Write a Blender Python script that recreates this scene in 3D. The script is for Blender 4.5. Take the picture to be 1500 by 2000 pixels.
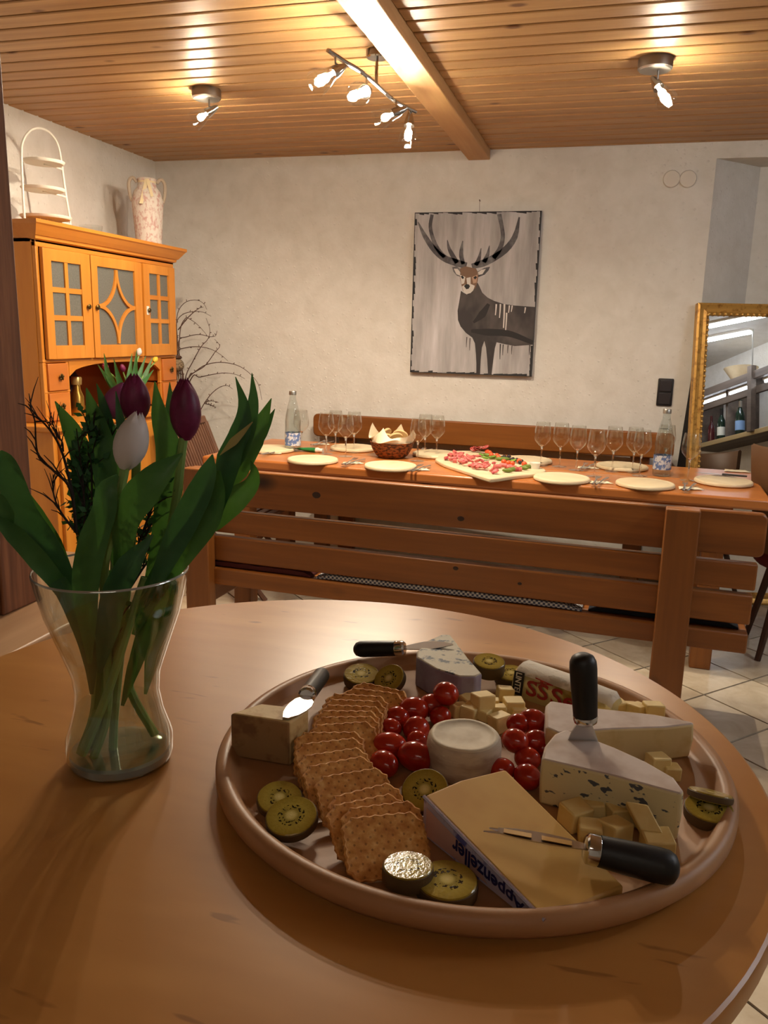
import bpy, bmesh, math, random
from mathutils import Vector, Matrix
random.seed(7)
for _o in list(bpy.data.objects): bpy.data.objects.remove(_o)
scene = bpy.context.scene
COL = scene.collection
PI = math.pi
def R(d): return math.radians(d)

# ------------------------------------------------------------------ camera
FPX, PITCH, ROLL, YAW, CAMH = 1587.0, R(12.396), R(1.387), R(15.336), 1.35
_f0 = Vector((-math.sin(YAW), math.cos(YAW), 0)); _rt = Vector((math.cos(YAW), math.sin(YAW), 0)); _up = Vector((0, 0, 1))
FWD = _f0*math.cos(PITCH) - _up*math.sin(PITCH)
_u = _up*math.cos(PITCH) + _f0*math.sin(PITCH)
RGT = _rt*math.cos(ROLL) + _u*math.sin(ROLL)
UPV = -_rt*math.sin(ROLL) + _u*math.cos(ROLL)
CAM = Vector((0, 0, CAMH))
cd = bpy.data.cameras.new('camera'); cam = bpy.data.objects.new('camera', cd); COL.objects.link(cam)
cam.matrix_world = Matrix(((RGT.x, UPV.x, -FWD.x, 0), (RGT.y, UPV.y, -FWD.y, 0), (RGT.z, UPV.z, -FWD.z, CAMH), (0, 0, 0, 1)))
cd.sensor_fit = 'VERTICAL'; cd.sensor_height = 24.0; cd.lens = 24.0*FPX/2000.0; cd.clip_start = 0.02
scene.camera = cam
def ray(x, y): return FWD + RGT*((x-750)/FPX) - UPV*((y-1000)/FPX)
def at_z(x, y, z): d = ray(x, y); return CAM + d*((z-CAMH)/d.z)
def at_y(x, y, Y): d = ray(x, y); return CAM + d*(Y/d.y)
def at_x(x, y, X): d = ray(x, y); return CAM + d*(X/d.x)
def at_pl(x, y, p0, n): d = ray(x, y); return CAM + d*((Vector(p0)-CAM).dot(n)/d.dot(n))

# ------------------------------------------------------------------ world, exposure, lights
w = bpy.data.worlds.new('world'); scene.world = w; w.use_nodes = True
w.node_tree.nodes['Background'].inputs[0].default_value = (0.01, 0.009, 0.008, 1)
w.node_tree.nodes['Background'].inputs[1].default_value = 1.0
scene.view_settings.view_transform = 'Standard'; scene.view_settings.look = 'None'
scene.view_settings.gamma = 1; scene.view_settings.use_curve_mapping = False
scene.view_settings.exposure = EXPO = -0.38
BULB_W = 46.0          # watts of each spotlight
scene.cycles.max_bounces = 5; scene.cycles.diffuse_bounces = 3; scene.cycles.glossy_bounces = 3; scene.cycles.transmission_bounces = 3; scene.cycles.use_light_tree = False; scene.cycles.adaptive_threshold = .03
scene.cycles.transparent_max_bounces = 14; scene.cycles.caustics_reflective = False; scene.cycles.caustics_refractive = False; scene.cycles.sample_clamp_indirect = 6
BULB_COL = (1.0, 0.85, 0.65)
TUBE_STR = 190.0
TUBE_COL = (0.86, 0.92, 1.0)

# ------------------------------------------------------------------ mesh helpers
class MB:
    def __init__(s): s.v = []; s.f = []; s.m = []
    def add(s, vs, fs, mi=0):
        n = len(s.v); s.v += [tuple(p) for p in vs]; s.f += [tuple(i+n for i in f) for f in fs]; s.m += [mi]*len(fs); return s
    def box(s, x0, x1, y0, y1, z0, z1, M=None, mi=0):
        P = [Vector(p) for p in ((x0,y0,z0),(x1,y0,z0),(x1,y1,z0),(x0,y1,z0),(x0,y0,z1),(x1,y0,z1),(x1,y1,z1),(x0,y1,z1))]
        if M is not None: P = [M @ p for p in P]
        return s.add(P, [(3,2,1,0),(4,5,6,7),(0,1,5,4),(1,2,6,5),(2,3,7,6),(3,0,4,7)], mi)
    def prism(s, poly, z0, z1, M=None, mi=0):
        n = len(poly)
        a = sum(poly[i][0]*poly[(i+1)%n][1]-poly[(i+1)%n][0]*poly[i][1] for i in range(n))
        if a < 0: poly = poly[::-1]
        P = [Vector((p[0],p[1],z0)) for p in poly]+[Vector((p[0],p[1],z1)) for p in poly]
        if M is not None: P = [M @ p for p in P]
        return s.add(P, [tuple(range(n-1,-1,-1)), tuple(range(n,2*n))]+[(i,(i+1)%n,n+(i+1)%n,n+i) for i in range(n)], mi)
    def loft(s, rings, cap=True, mi=0, closed=True):
        n = len(rings[0]); P = [p for r in rings for p in r]; F = []
        for k in range(len(rings)-1):
            for i in range(n if closed else n-1):
                j = (i+1) % n; F.append((k*n+i, k*n+j, (k+1)*n+j, (k+1)*n+i))
        if cap and closed:
            F.append(tuple(range(n-1,-1,-1))); F.append(tuple((len(rings)-1)*n+i for i in range(n)))
        return s.add(P, F, mi)
    def lathe(s, prof, seg=24, c=(0,0,0), M=None, cap=False, mi=0):
        rings = []
        for r, z in prof:
            rings.append([Vector((c[0]+max(r,1e-5)*math.cos(2*PI*i/seg), c[1]+max(r,1e-5)*math.sin(2*PI*i/seg), c[2]+z)) for i in range(seg)])
        if M is not None: rings = [[M @ p for p in r] for r in rings]
        return s.loft(rings, cap, mi)
    def tube(s, pts, rad, seg=8, cap=True, mi=0, flat=1.0):
        pts = [Vector(p) for p in pts]; n = len(pts)
        if not hasattr(rad, '__len__'): rad = [rad]*n
        rings = []; up = None
        for i in range(n):
            t = (pts[min(i+1,n-1)]-pts[max(i-1,0)])
            t = t.normalized() if t.length > 1e-9 else Vector((0,0,1))
            if up is None:
                up = Vector((0,0,1)) if abs(t.z) < .9 else Vector((1,0,0))
            a = t.cross(up)
            if a.length < 1e-6: a = t.orthogonal()
            a.normalize(); b = a.cross(t).normalized(); up = b
            rings.append([pts[i]+a*(rad[i]*math.cos(2*PI*k/seg))+b*(rad[i]*flat*math.sin(2*PI*k/seg)) for k in range(seg)])
        return s.loft(rings, cap, mi)
    def sphere(s, c, r, sx=1, sy=1, sz=1, seg=14, rings=9, M=None, mi=0):
        prof = [(math.sin(PI*k/rings), -math.cos(PI*k/rings)) for k in range(rings+1)]
        T = Matrix.Translation(Vector(c)) @ (M if M is not None else Matrix.Identity(4)) @ Matrix.Diagonal((r*sx, r*sy, r*sz, 1))
        return s.lathe(prof, seg, (0,0,0), T, False, mi)
    def build(s, name, mat, parent=None, world=False, smooth=True, bevel=0, seg=2, sub=0, angle=40, label=None):
        vs = s.v
        if world and parent is not None:
            L = parent.location; q = parent
            L = Vector((0,0,0))
            while q is not None: L = L + q.location; q = q.parent
            vs = [(p[0]-L.x, p[1]-L.y, p[2]-L.z) for p in vs]
        me = bpy.data.meshes.new(name); me.from_pydata(vs, [], s.f); me.update()
        if len(set(s.m)) > 1:
            for p_, i in zip(me.polygons, s.m): p_.material_index = i
        bm = bmesh.new(); bm.from_mesh(me); bmesh.ops.remove_doubles(bm, verts=bm.verts, dist=2e-5)
        bmesh.ops.recalc_face_normals(bm, faces=bm.faces) if not getattr(s, 'keepn', False) else None
        bm.to_mesh(me); bm.free()
        mats = mat if isinstance(mat, (list, tuple)) else [mat]
        for m in mats: me.materials.append(m)
        if smooth:
            for p_ in me.polygons: p_.use_smooth = True
            me.set_sharp_from_angle(angle=R(angle))
        o = bpy.data.objects.new(name, me); COL.objects.link(o)
        if parent is not None: o.parent = parent
        if bevel:
            b = o.modifiers.new('bevel', 'BEVEL'); b.width = bevel; b.segments = seg; b.limit_method = 'ANGLE'; b.angle_limit = R(35)
            b.harden_normals = False
        if sub:
            q = o.modifiers.new('sub', 'SUBSURF'); q.levels = sub; q.render_levels = sub
        if label: o['label'] = label
        return o
def tag(o, label, cat, group=None):
    o['label'] = label; o['category'] = cat
    if group: o['group'] = group
    return o
def struct(o, label=None):
    o['kind'] = 'structure'
    if label: o['label'] = label
    return o
def thing(name, label, cat, loc=(0,0,0), rz=0, group=None):
    o = bpy.data.objects.new(name, None); COL.objects.link(o); o.empty_display_size = .05
    o.location = loc; o.rotation_euler = (0,0,rz); return tag(o, label, cat, group)
def copy_tree(o, parent=None):
    c = o.copy(); COL.objects.link(c); c.parent = parent
    for ch in list(o.children): copy_tree(ch, c)
    return c
def spline(pts, n):
    pts = [Vector(p) for p in pts]; out = []
    P = [pts[0]*2-pts[1]]+pts+[pts[-1]*2-pts[-2]]
    m = len(pts)-1
    for k in range(n+1):
        t = k/n*m; i = min(int(t), m-1); t -= i
        a, b, c, d = P[i], P[i+1], P[i+2], P[i+3]
        out.append(.5*((2*b)+(c-a)*t+(2*a-5*b+4*c-d)*t*t+(3*b-a-3*c+d)*t*t*t))
    return out
def interp(vals, n):
    out = []
    m = len(vals)-1
    for k in range(n+1):
        t = k/n*m; i = min(int(t), m-1); t -= i; t = t*t*(3-2*t) if False else t
        out.append(vals[i]*(1-t)+vals[i+1]*t)
    return out
def text_mesh(txt, size=1.0, depth=0.0, bold=0.0):
    c = bpy.data.curves.new('lettering', 'FONT'); c.body = txt; c.size = size; c.extrude = depth; c.offset = bold
    c.align_x = 'CENTER'; c.align_y = 'CENTER'; c.resolution_u = 3
    o = bpy.data.objects.new('tmp', c); COL.objects.link(o)
    bpy.context.view_layer.update()
    dg = bpy.context.evaluated_depsgraph_get()
    me = bpy.data.meshes.new_from_object(o.evaluated_get(dg))
    bpy.data.objects.remove(o); return me

# ------------------------------------------------------------------ materials
def srgb(r, g, b):
    f = lambda c: (c/255/12.92) if c/255 <= .04045 else ((c/255+.055)/1.055)**2.4
    return (f(r), f(g), f(b), 1)
def mat(name, col=(200,200,200), rough=.5, metal=0, coat=0, trans=0, ior=1.45, emit=None, es=0, sss=0, spec=None):
    m = bpy.data.materials.new(name); m.use_nodes = True
    b = m.node_tree.nodes['Principled BSDF']
    b.inputs['Base Color'].default_value = srgb(*col); b.inputs['Roughness'].default_value = rough
    b.inputs['Metallic'].default_value = metal; b.inputs['Coat Weight'].default_value = coat
    b.inputs['Transmission Weight'].default_value = trans; b.inputs['IOR'].default_value = ior
    if sss:
        b.inputs['Subsurface Weight'].default_value = sss; b.inputs['Subsurface Radius'].default_value = (.006,.003,.002); b.inputs['Subsurface Scale'].default_value = 1
    if spec is not None: b.inputs['Specular IOR Level'].default_value = spec
    if emit: b.inputs['Emission Color'].default_value = (*emit, 1); b.inputs['Emission Strength'].default_value = es
    return m
class NT:
    def __init__(s, m): s.m = m; s.t = m.node_tree; s.b = s.t.nodes['Principled BSDF']
    def n(s, ty, **kw):
        x = s.t.nodes.new(ty)
        for k, v in kw.items():
            if k.startswith('i_'):
                key = k[2:]; key = int(key) if key.isdigit() else key.replace('_', ' ')
                x.inputs[key].default_value = v
            else: setattr(x, k, v)
        return x
    def l(s, a, b): s.t.links.new(a, b)
    def ramp(s, fac, stops):
        r = s.n('ShaderNodeValToRGB'); e = r.color_ramp.elements
        while len(e) < len(stops): e.new(.5)
        for x, (p, c) in zip(e, stops): x.position = p; x.color = c
        s.l(fac, r.inputs[0]); return r.outputs[0]
    def coords(s, scale=(1,1,1), rnd=0, rot=(0,0,0)):
        tc = s.n('ShaderNodeTexCoord'); mp = s.n('ShaderNodeMapping'); mp.inputs['Scale'].default_value = scale; mp.inputs['Rotation'].default_value = rot
        src = tc.outputs['Object']
        if rnd:
            oi = s.n('ShaderNodeObjectInfo'); ml = s.n('ShaderNodeMath', operation='MULTIPLY'); ml.inputs[1].default_value = rnd
            s.l(oi.outputs['Random'], ml.inputs[0]); ad = s.n('ShaderNodeVectorMath', operation='ADD'); s.l(src, ad.inputs[0]); s.l(ml.outputs[0], ad.inputs[1]); src = ad.outputs[0]
        s.l(src, mp.inputs['Vector']); return mp.outputs[0]
    def noise(s, vec, scale, detail=4, rough=.55, dist=0):
        x = s.n('ShaderNodeTexNoise'); x.inputs['Scale'].default_value = scale; x.inputs['Detail'].default_value = detail
        x.inputs['Roughness'].default_value = rough; x.inputs['Distortion'].default_value = dist; s.l(vec, x.inputs['Vector']); return x.outputs['Fac']
    def mix(s, fac, a, b, blend='MIX'):
        x = s.n('ShaderNodeMix', data_type='RGBA', blend_type=blend)
        if hasattr(fac, 'links'): s.l(fac, x.inputs[0])
        else: x.inputs[0].default_value = fac
        for sock, v in ((x.inputs[6], a), (x.inputs[7], b)):
            if hasattr(v, 'links'): s.l(v, sock)
            else: sock.default_value = v
        return x.outputs[2]
    def color(s, c): s.l(c, s.b.inputs['Base Color'])
    def bump(s, h, strength=.2, dist=.01):
        x = s.n('ShaderNodeBump'); x.inputs['Strength'].default_value = strength; x.inputs['Distance'].default_value = dist
        s.l(h, x.inputs['Height']); s.l(x.outputs[0], s.b.inputs['Normal'])
    def math(s, op, a, b=None, clamp=False):
        x = s.n('ShaderNodeMath', operation=op); x.use_clamp = clamp
        for i, v in enumerate((a, b)):
            if v is None: continue
            if hasattr(v, 'links'): s.l(v, x.inputs[i])
            else: x.inputs[i].default_value = v
        return x.outputs[0]
def wood(name, c_lo, c_hi, axis=0, grain=18.0, stretch=.06, rough=.42, coat=0, knots=0, knot_col=(70,35,15), rnd=13.0, bump=0, knot_size=.055):
    m = mat(name, c_hi, rough, coat=coat); t = NT(m)
    sc = [1,1,1]; sc[axis] = stretch
    v = t.coords(tuple(sc), rnd)
    a = t.noise(v, grain, 4, .6, .4); b = t.noise(v, grain*5, 2, .6)
    f = t.math('ADD', t.math('MULTIPLY', a, .75), t.math('MULTIPLY', b, .25))
    col = t.ramp(f, [(.30, srgb(*c_lo)), (.52, srgb(*[(p+q)//2 for p, q in zip(c_lo, c_hi)])), (.68, srgb(*c_hi))])
    if knots:
        ks = [1,1,1]; ks[axis] = .55
        kv = t.coords(tuple(ks), rnd)
        vo = t.n('ShaderNodeTexVoronoi'); vo.inputs['Scale'].default_value = knots; t.l(kv, vo.inputs['Vector'])
        k = t.ramp(vo.outputs['Distance'], [(knot_size, (1,1,1,1)), (knot_size*2.2, (0,0,0,1))])
        col = t.mix(k, col, srgb(*knot_col))
    t.color(col)
    if bump: t.bump(f, bump, .004)
    return m
def thin_glass(name, tint=(250,251,250), refl=1.3, edge=(236,237,236)):
    m = bpy.data.materials.new(name); m.use_nodes = True; nt = m.node_tree; nt.nodes.remove(nt.nodes['Principled BSDF'])
    t = NT.__new__(NT); t.m = m; t.t = nt
    out = nt.nodes['Material Output']
    lw = t.n('ShaderNodeLayerWeight'); lw.inputs['Blend'].default_value = .35
    tr = t.n('ShaderNodeBsdfTransparent'); gl = t.n('ShaderNodeBsdfGlossy'); gl.inputs['Roughness'].default_value = .02; gl.inputs['Color'].default_value = (1,1,1,1)
    c = t.ramp(lw.outputs['Facing'], [(.6, srgb(*tint)), (.98, srgb(*edge))]); t.l(c, tr.inputs['Color'])
    l5 = t.n('ShaderNodeLayerWeight'); l5.inputs['Blend'].default_value = .5
    fm = t.math('MULTIPLY', t.math('ADD', t.math('MULTIPLY', t.math('POWER', l5.outputs['Facing'], 3.0), .55), .04), refl, True)
    mx = t.n('ShaderNodeMixShader'); t.l(fm, mx.inputs[0]); t.l(tr.outputs[0], mx.inputs[1]); t.l(gl.outputs[0], mx.inputs[2])
    t.l(mx.outputs[0], out.inputs['Surface']); return m
def speckle(m, base, spots, scale=60, lo=.55, hi=.62, axis_scale=(1,1,1), bump=0, detail=3):
    t = NT(m); v = t.coords(axis_scale, 5.0)
    f = t.noise(v, scale, detail, .6)
    k = t.ramp(f, [(lo, (0,0,0,1)), (hi, (1,1,1,1))])
    t.color(t.mix(k, srgb(*base), srgb(*spots)))
    if bump: t.bump(f, bump, .003)
    return m
M = {}
M['plaster'] = mat('white_plaster', (220,215,206), .85); _t = NT(M['plaster']); _v = _t.coords((1,1,1))
_n1 = _t.noise(_v, 9, 3, .6, .3); _n2 = _t.noise(_v, 55, 3, .65)
_vo = _t.n('ShaderNodeTexVoronoi'); _vo.inputs['Scale'].default_value = 28; _t.l(_v, _vo.inputs['Vector'])
_t.color(_t.ramp(_n1, [(.3, srgb(212,206,196)), (.7, srgb(224,219,211))]))
_h = _t.math('ADD', _t.math('MULTIPLY', _n2, .6), _t.math('ADD', _t.math('MULTIPLY', _n1, .8), _t.ramp(_vo.outputs['Distance'], [(.02,(1,1,1,1)),(.2,(0,0,0,1))])))
_t.bump(_h, .35, .008)
M['pine_ceiling'] = wood('ceiling_pine', (160,118,74), (198,156,106), 0, 16, .05, .42, knots=7, knot_col=(104,62,30), knot_size=.06)
M['groove'] = mat('dark_groove', (52,30,14), .8)
M['beam'] = wood('beam_pine', (176,130,82), (205,160,110), 1, 10, .08, .5, knots=4, knot_col=(120,75,40), knot_size=.04)
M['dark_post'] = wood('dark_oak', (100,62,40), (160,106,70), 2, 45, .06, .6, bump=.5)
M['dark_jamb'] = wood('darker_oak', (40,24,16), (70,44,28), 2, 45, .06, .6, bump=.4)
M['ledge'] = wood('ledge_pine', (176,134,96), (206,164,122), 1, 9, .1, .45, knots=5, knot_col=(110,70,45), knot_size=.05)
M['bench'] = wood('bench_pine', (108,60,22), (154,94,40), 0, 9, .06, .36, knots=4.2, knot_col=(44,20,8), knot_size=.085)
M['bench_z'] = wood('bench_post_pine', (110,62,24), (152,94,40), 2, 9, .06, .36, knots=4.2, knot_col=(60,26,10), knot_size=.07)
M['bench_y'] = wood('bench_end_pine', (116,66,26), (162,100,46), 1, 9, .06, .36, knots=4.2, knot_col=(44,20,8), knot_size=.085)
M['far_table'] = wood('table_pine', (160,92,42), (200,128,68), 0, 8, .05, .28, knots=3.5, knot_col=(70,32,14), knot_size=.045)
M['cupboard'] = wood('cupboard_pine', (190,116,36), (214,142,56), 2, 7, .1, .42)
M['cupboard_y'] = wood('cupboard_pine_crosswise', (188,112,34), (212,140,54), 1, 7, .1, .42)
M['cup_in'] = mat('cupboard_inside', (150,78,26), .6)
M['drawer'] = wood('drawer_pine', (178,98,36), (200,122,52), 1, 7, .12, .42)
M['birch'] = wood('birch_veneer', (170,112,52), (200,142,76), 0, 5, .22, .33, rnd=0)
_t = NT(M['birch']); _v = _t.coords((6,30,1), 0, (0,0,.3)); _f = _t.noise(_v, 2.6, 2, .5, .3)
_k = _t.ramp(_f, [(.70,(0,0,0,1)),(.76,(1,1,1,1))])
_src = _t.b.inputs['Base Color'].links[0].from_socket; _t.color(_t.mix(_t.math('MULTIPLY', _k, .55), _src, srgb(120,72,34)))
M['board'] = wood('cheese_board_wood', (156,108,68), (192,146,102), 0, 6, .1, .46, rnd=0)
M['chrome'] = mat('chrome', (215,215,215), .12, 1)
M['brushed'] = mat('brushed_nickel', (178,174,166), .35, 1)
M['steel'] = mat('knife_steel', (205,205,205), .30, 1)
M['black_handle'] = mat('black_plastic_handle', (20,19,18), .45)
M['glass'] = thin_glass('clear_glass')
M['vase_glass'] = thin_glass('vase_glass', (248,250,247), 1.5, (214,214,206))
M['frost'] = mat('textured_grey_glass', (92,92,86), .3); speckle(M['frost'], (96,95,88), (112,111,104), 160, .4, .7)
M['brass'] = mat('antique_brass', (96,78,44), .4, 1)
M['white_paint'] = mat('white_paint', (236,230,216), .5)
M['black_plastic'] = mat('black_switch_plastic', (36,34,36), .4)
M['white_plastic'] = mat('white_plastic', (214,206,194), .6)
M['gold'] = mat('gilded_frame', (172,124,52), .36, .5); speckle(M['gold'], (206,160,84), (150,104,46), 40, .5, .7, bump=.3)
M['mirror'] = mat('mirror_silver', (235,238,240), .0, 1)
M['tile'] = mat('beige_floor_tile', (200,184,158), .22); _t = NT(M['tile']); _v = _t.coords((1,1,1), 9)
_t.color(_t.ramp(_t.noise(_v, 7, 5, .6, .8), [(.3, srgb(186,168,142)), (.7, srgb(212,198,174))])); _t.bump(_t.noise(_v, 14, 3), .06, .004)
M['grout'] = mat('dark_grout', (70,54,48), .9)
M['plate_wood'] = wood('plate_maple', (206,184,146), (226,208,174), 0, 8, .12, .45)
M['napkin'] = mat('paper_napkin', (228,214,184), .8)
M['dark_wood'] = wood('dark_brown_chair_wood', (52,28,16), (86,48,28), 2, 14, .1, .45)
M['teak'] = wood('grey_brown_teak', (92,60,44), (128,90,68), 2, 14, .1, .55)
# ================================================================== THE ROOM
XL, YB, ZC, XR, YF = -2.755, 4.65, 2.325, 2.75, -2.3
fl = struct(MB().box(XL-.1, XR+.1, YF-.1, YB+.35, -.08, -.006).build('floor', M['grout'], smooth=False), 'beige stone tile floor with dark grout laid diagonally')
# diagonal tiles, 30 cm, as far as the photograph looks
S = .2985; tile_me = None
c45 = math.cos(R(45)); ox, oy = .441, 3.186
TANG = R(46.6)
for i in range(-20, 12):
    for j in range(-14, 22):
        dx, dy = (i+.5)*S, (j+.5)*S
        x = ox+dx*math.cos(TANG)-dy*math.sin(TANG); y = oy+dx*math.sin(TANG)+dy*math.cos(TANG)
        if not (XL < x < 1.7 and .9 < y < YB+.1): continue
        if tile_me is None:
            t0 = MB().box(-S/2+.0042, S/2-.0042, -S/2+.0042, S/2-.0042, -.006, 0).build('tile', M['tile'], fl, smooth=False); tile_me = t0.data; t = t0
        else:
            t = bpy.data.objects.new('tile', tile_me); COL.objects.link(t); t.parent = fl
        t.location = (x, y, 0); t.rotation_euler = (0, 0, TANG)
fp = MB().box(XL, XR, YF, .75, -.006, -.001).build('tile_field', M['tile'], fl, smooth=False); fp['kind'] = 'stuff'
struct(MB().box(XL-.12, XL, YF-.1, YB+.3, 0, ZC+.1).build('wall_left', M['plaster'], smooth=False), 'white plastered wall behind the pine cupboard')
wb = MB().box(XL-.12, .412, YB, YB+.3, 0, ZC+.1).box(.412, XR, YB, YB+.3, 2.247, ZC+.1)
wb.prism([(.412, YB), (.412, YB+.3), (.70, YB+.3), (.655, YB+.25)], 0, 2.247)
wb.box(.412, XR, YB+.25, YB+.34, 0, 2.25)
struct(wb.build('wall_back', M['plaster'], smooth=False), 'rough white plastered wall with a window niche beside the mirror')
struct(MB().box(XR, XR+.12, YF-.1, YB+.3, 0, ZC+.1).build('wall_right', M['plaster'], smooth=False), 'white wall of the serving corner, seen in the mirror')
struct(MB().box(XL-.12, XR+.12, YF-.12, YF, 0, ZC+.1).build('wall_front', M['plaster'], smooth=False), 'white plastered wall at the near end of the room')
ce = struct(MB().box(XL-.12, XR+.12, YF-.12, YB+.3, ZC+.012, ZC+.1).build('ceiling', M['groove'], smooth=False), 'ceiling of narrow varnished pine boards with dark grooves')
GY0, GP, GAP = 2.579, .1018, .013
for side, (xa, xb) in enumerate(((XL, -.851), (-.730, XR))):
    me = None
    for k in range(-6, 21):
        ya = GY0+GP*k+GAP/2; yb = min(ya+GP-GAP, YB)
        if yb-ya < .02: continue
        full = abs(yb-ya-(GP-GAP)) < 1e-6
        if me is None or not full:
            b = MB(); hw = (yb-ya)/2
            sec = [(-hw, .012), (-hw, .003), (-hw+.004, 0), (hw-.004, 0), (hw, .003), (hw, .012)]
            b.loft([[Vector((xx-(xa+xb)/2, q[0], q[1])) for q in sec] for xx in (xa, xb)])
            o = b.build('ceiling_board', M['pine_ceiling'], ce, smooth=False)
            if full: me = o.data
        else:
            o = bpy.data.objects.new('ceiling_board', me); COL.objects.link(o); o.parent = ce
        o.location = ((xa+xb)/2, (ya+yb)/2, ZC)
cb = MB().box(XL, XR, YF, GY0+GP*-6, ZC, ZC+.013).build('board_field', M['pine_ceiling'], ce, smooth=False); cb['kind'] = 'stuff'
struct(MB().box(-.849, -.732, YF, YB, 2.275, ZC+.02).build('trim_1', M['beam'], smooth=True, bevel=.004), 'pale squared pine beam crossing the boarded ceiling')
# dark door post at the left edge with its hinge, and the ledge under it
po = struct(MB().box(-.93, -.846, .958, 1.037, .925, ZC).build('trim_2', M['dark_post'], bevel=.003), 'dark brown wooden door post at the left edge')
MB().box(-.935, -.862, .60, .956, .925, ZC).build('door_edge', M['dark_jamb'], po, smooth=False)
hg = MB().tube([(-.852, .9475, .955), (-.852, .9475, 1.03)], .0055, 10).box(-.8605, -.8585, .925, .948, .957, 1.028).build('hinge', M['brass'], po)
MB().sphere((-.852, .9475, 1.034), .006).sphere((-.852, .9475, .951), .006).build('hinge_pin', M['brass'], hg)
le = struct(MB().box(-1.06, -.737, .18, 1.30, .895, .925).build('trim_3', M['ledge'], bevel=.004), 'pale knotty pine ledge beneath the dark post')
MB().box(-1.02, -.80, .2, 1.25, 0, .895).build('half_wall', M['plaster'], le, smooth=False)

# ================================================================== LAMPS
M['bulb'] = mat('lit_bulb', (255,240,215), .3, emit=BULB_COL, es=1)
def emit_mat(name, col, st):
    m = mat(name, (255,255,255), .3, emit=col, es=st); return m
M['bulb'] = emit_mat('lit_bulb', BULB_COL, 900.0)
M['strip'] = emit_mat('lit_strip', TUBE_COL, 30.0)
M['tube'] = emit_mat('lit_tube', TUBE_COL, TUBE_STR)
def orient(p, d):
    """matrix at p whose local -Z points along d"""
    d = Vector(d).normalized(); q = d.to_track_quat('-Z', 'Y')
    return Matrix.Translation(Vector(p)) @ q.to_matrix().to_4x4()
def spot_head(parent, p, d, scale=1.0, aim=None):
    dv_ = Vector(aim if aim is not None else d).normalized(); tip_ = Vector(p)+Vector(d).normalized()*.062*scale
    ld = bpy.data.lights.new('spot', 'SPOT'); ld.energy = BULB_W; ld.color = BULB_COL; ld.spot_size = R(165); ld.spot_blend = .7; ld.shadow_soft_size = .014
    lo = bpy.data.objects.new('lamp_light', ld); COL.objects.link(lo); lo.parent = parent
    lo.location = tip_-parent.location; lo.rotation_euler = dv_.to_track_quat('-Z', 'Y').to_euler()
    """socket cone, lit bulb and clear glass cup of one spotlight; opens along d"""
    T = orient(p, d) @ Matrix.Scale(scale, 4)
    sk = MB().lathe([(0,.035),(.006,.035),(.010,.022),(.016,0),(.0165,-.012),(.013,-.012),(0,-.010)], 18, M=T).build('socket', M['chrome'], parent, world=True)
    MB().lathe([(0,-.010),(.005,-.011),(.006,-.022),(.0105,-.030),(.0115,-.037),(.0085,-.045),(0,-.048)], 12, M=T).build('bulb', M['bulb'], parent, world=True, label='glowing white bulb')
    MB().lathe([(.0165,-.010),(.020,-.022),(.027,-.040),(.031,-.058),(.0315,-.068)], 20, M=T).build('glass_cup', M['glass'], parent, world=True, label='clear glass cup around the bulb')
# four-spot track beside the beam
tl = thing('track_light', 'long wavy chrome ceiling track with four lit spotlights beside the beam', 'ceiling light', (-.90, 2.96, ZC))
tp = [at_z(640, 98, 2.215), at_z(672, 120, 2.205), at_z(705, 140, 2.205), at_z(735, 165, 2.215), at_z(762, 190, 2.215), at_z(785, 205, 2.205), at_z(812, 218, 2.205)]
MB().tube(spline(tp, 30), .0075, 8).build('track_bar', M['chrome'], tl, world=True)
MB().lathe([(.038,.0),(.038,-.022),(.034,-.026),(0,-.026)], 24, c=(tp[3].x, tp[3].y, ZC)).tube([(tp[3].x, tp[3].y, ZC-.02), tp[3]], .006, 8).build('ceiling_mount', M['chrome'], tl, world=True)
for (hx, hy), hz, (bx, by), dirv in (((655,110), 2.205, (632,140), (-.55,-.60,-.55)), ((716,150), 2.205, (728,172), (-.05,-.9,-.35)), ((774,195), 2.21, (757,216), (-.75,-.25,-.35)), ((800,214), 2.205, (794,240), (.02,-.25,-1))):
    a = at_z(hx, hy, hz); d = Vector(dirv).normalized(); p = a + Vector((0,0,-.045))
    MB().tube([a, a+Vector((0,0,-.02)), p - d*.030], .0035, 6).build('arm', M['chrome'], tl, world=True)
    spot_head(tl, p, d, 1.25, d*.62+Vector((0,.2,-.9)))
# two single spotlights
for (px, py), d, lab in (((403,172), (-.75,-.35,-.55), 'single nickel ceiling spotlight above the pine cupboard'), ((1281,112), (.45,-.45,-.75), 'single nickel ceiling spotlight right of the beam')):
    b = at_z(px, py+2, ZC); t = thing('ceiling_spotlight', lab, 'ceiling light', b, 0, 'single ceiling spotlights')
    MB().lathe([(.058,0),(.060,-.004),(.060,-.034),(.054,-.040),(0,-.040)], 28, c=b).build('ceiling_mount', M['brushed'], t, world=True)
    dv = Vector(d).normalized(); p = b+Vector((.012,0,-.088))
    MB().tube([b+Vector((.012,0,-.03)), b+Vector((.012,0,-.075)), p-dv*.03], .004, 8).build('arm', M['brushed'], t, world=True)
    spot_head(t, p, dv, 1.2, dv*.5+Vector((0,.2,-.8)))
# ================================================================== FURNITURE
M['knot'] = mat('dark_wood_knot', (46,22,10), .5)
BA = math.atan(-.051)      # the bench and the long table stand slightly askew to the wall
def rbox(mb, x0, x1, y0, y1, z0, z1, r=.0):
    return mb.box(x0, x1, y0, y1, z0, z1)
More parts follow.
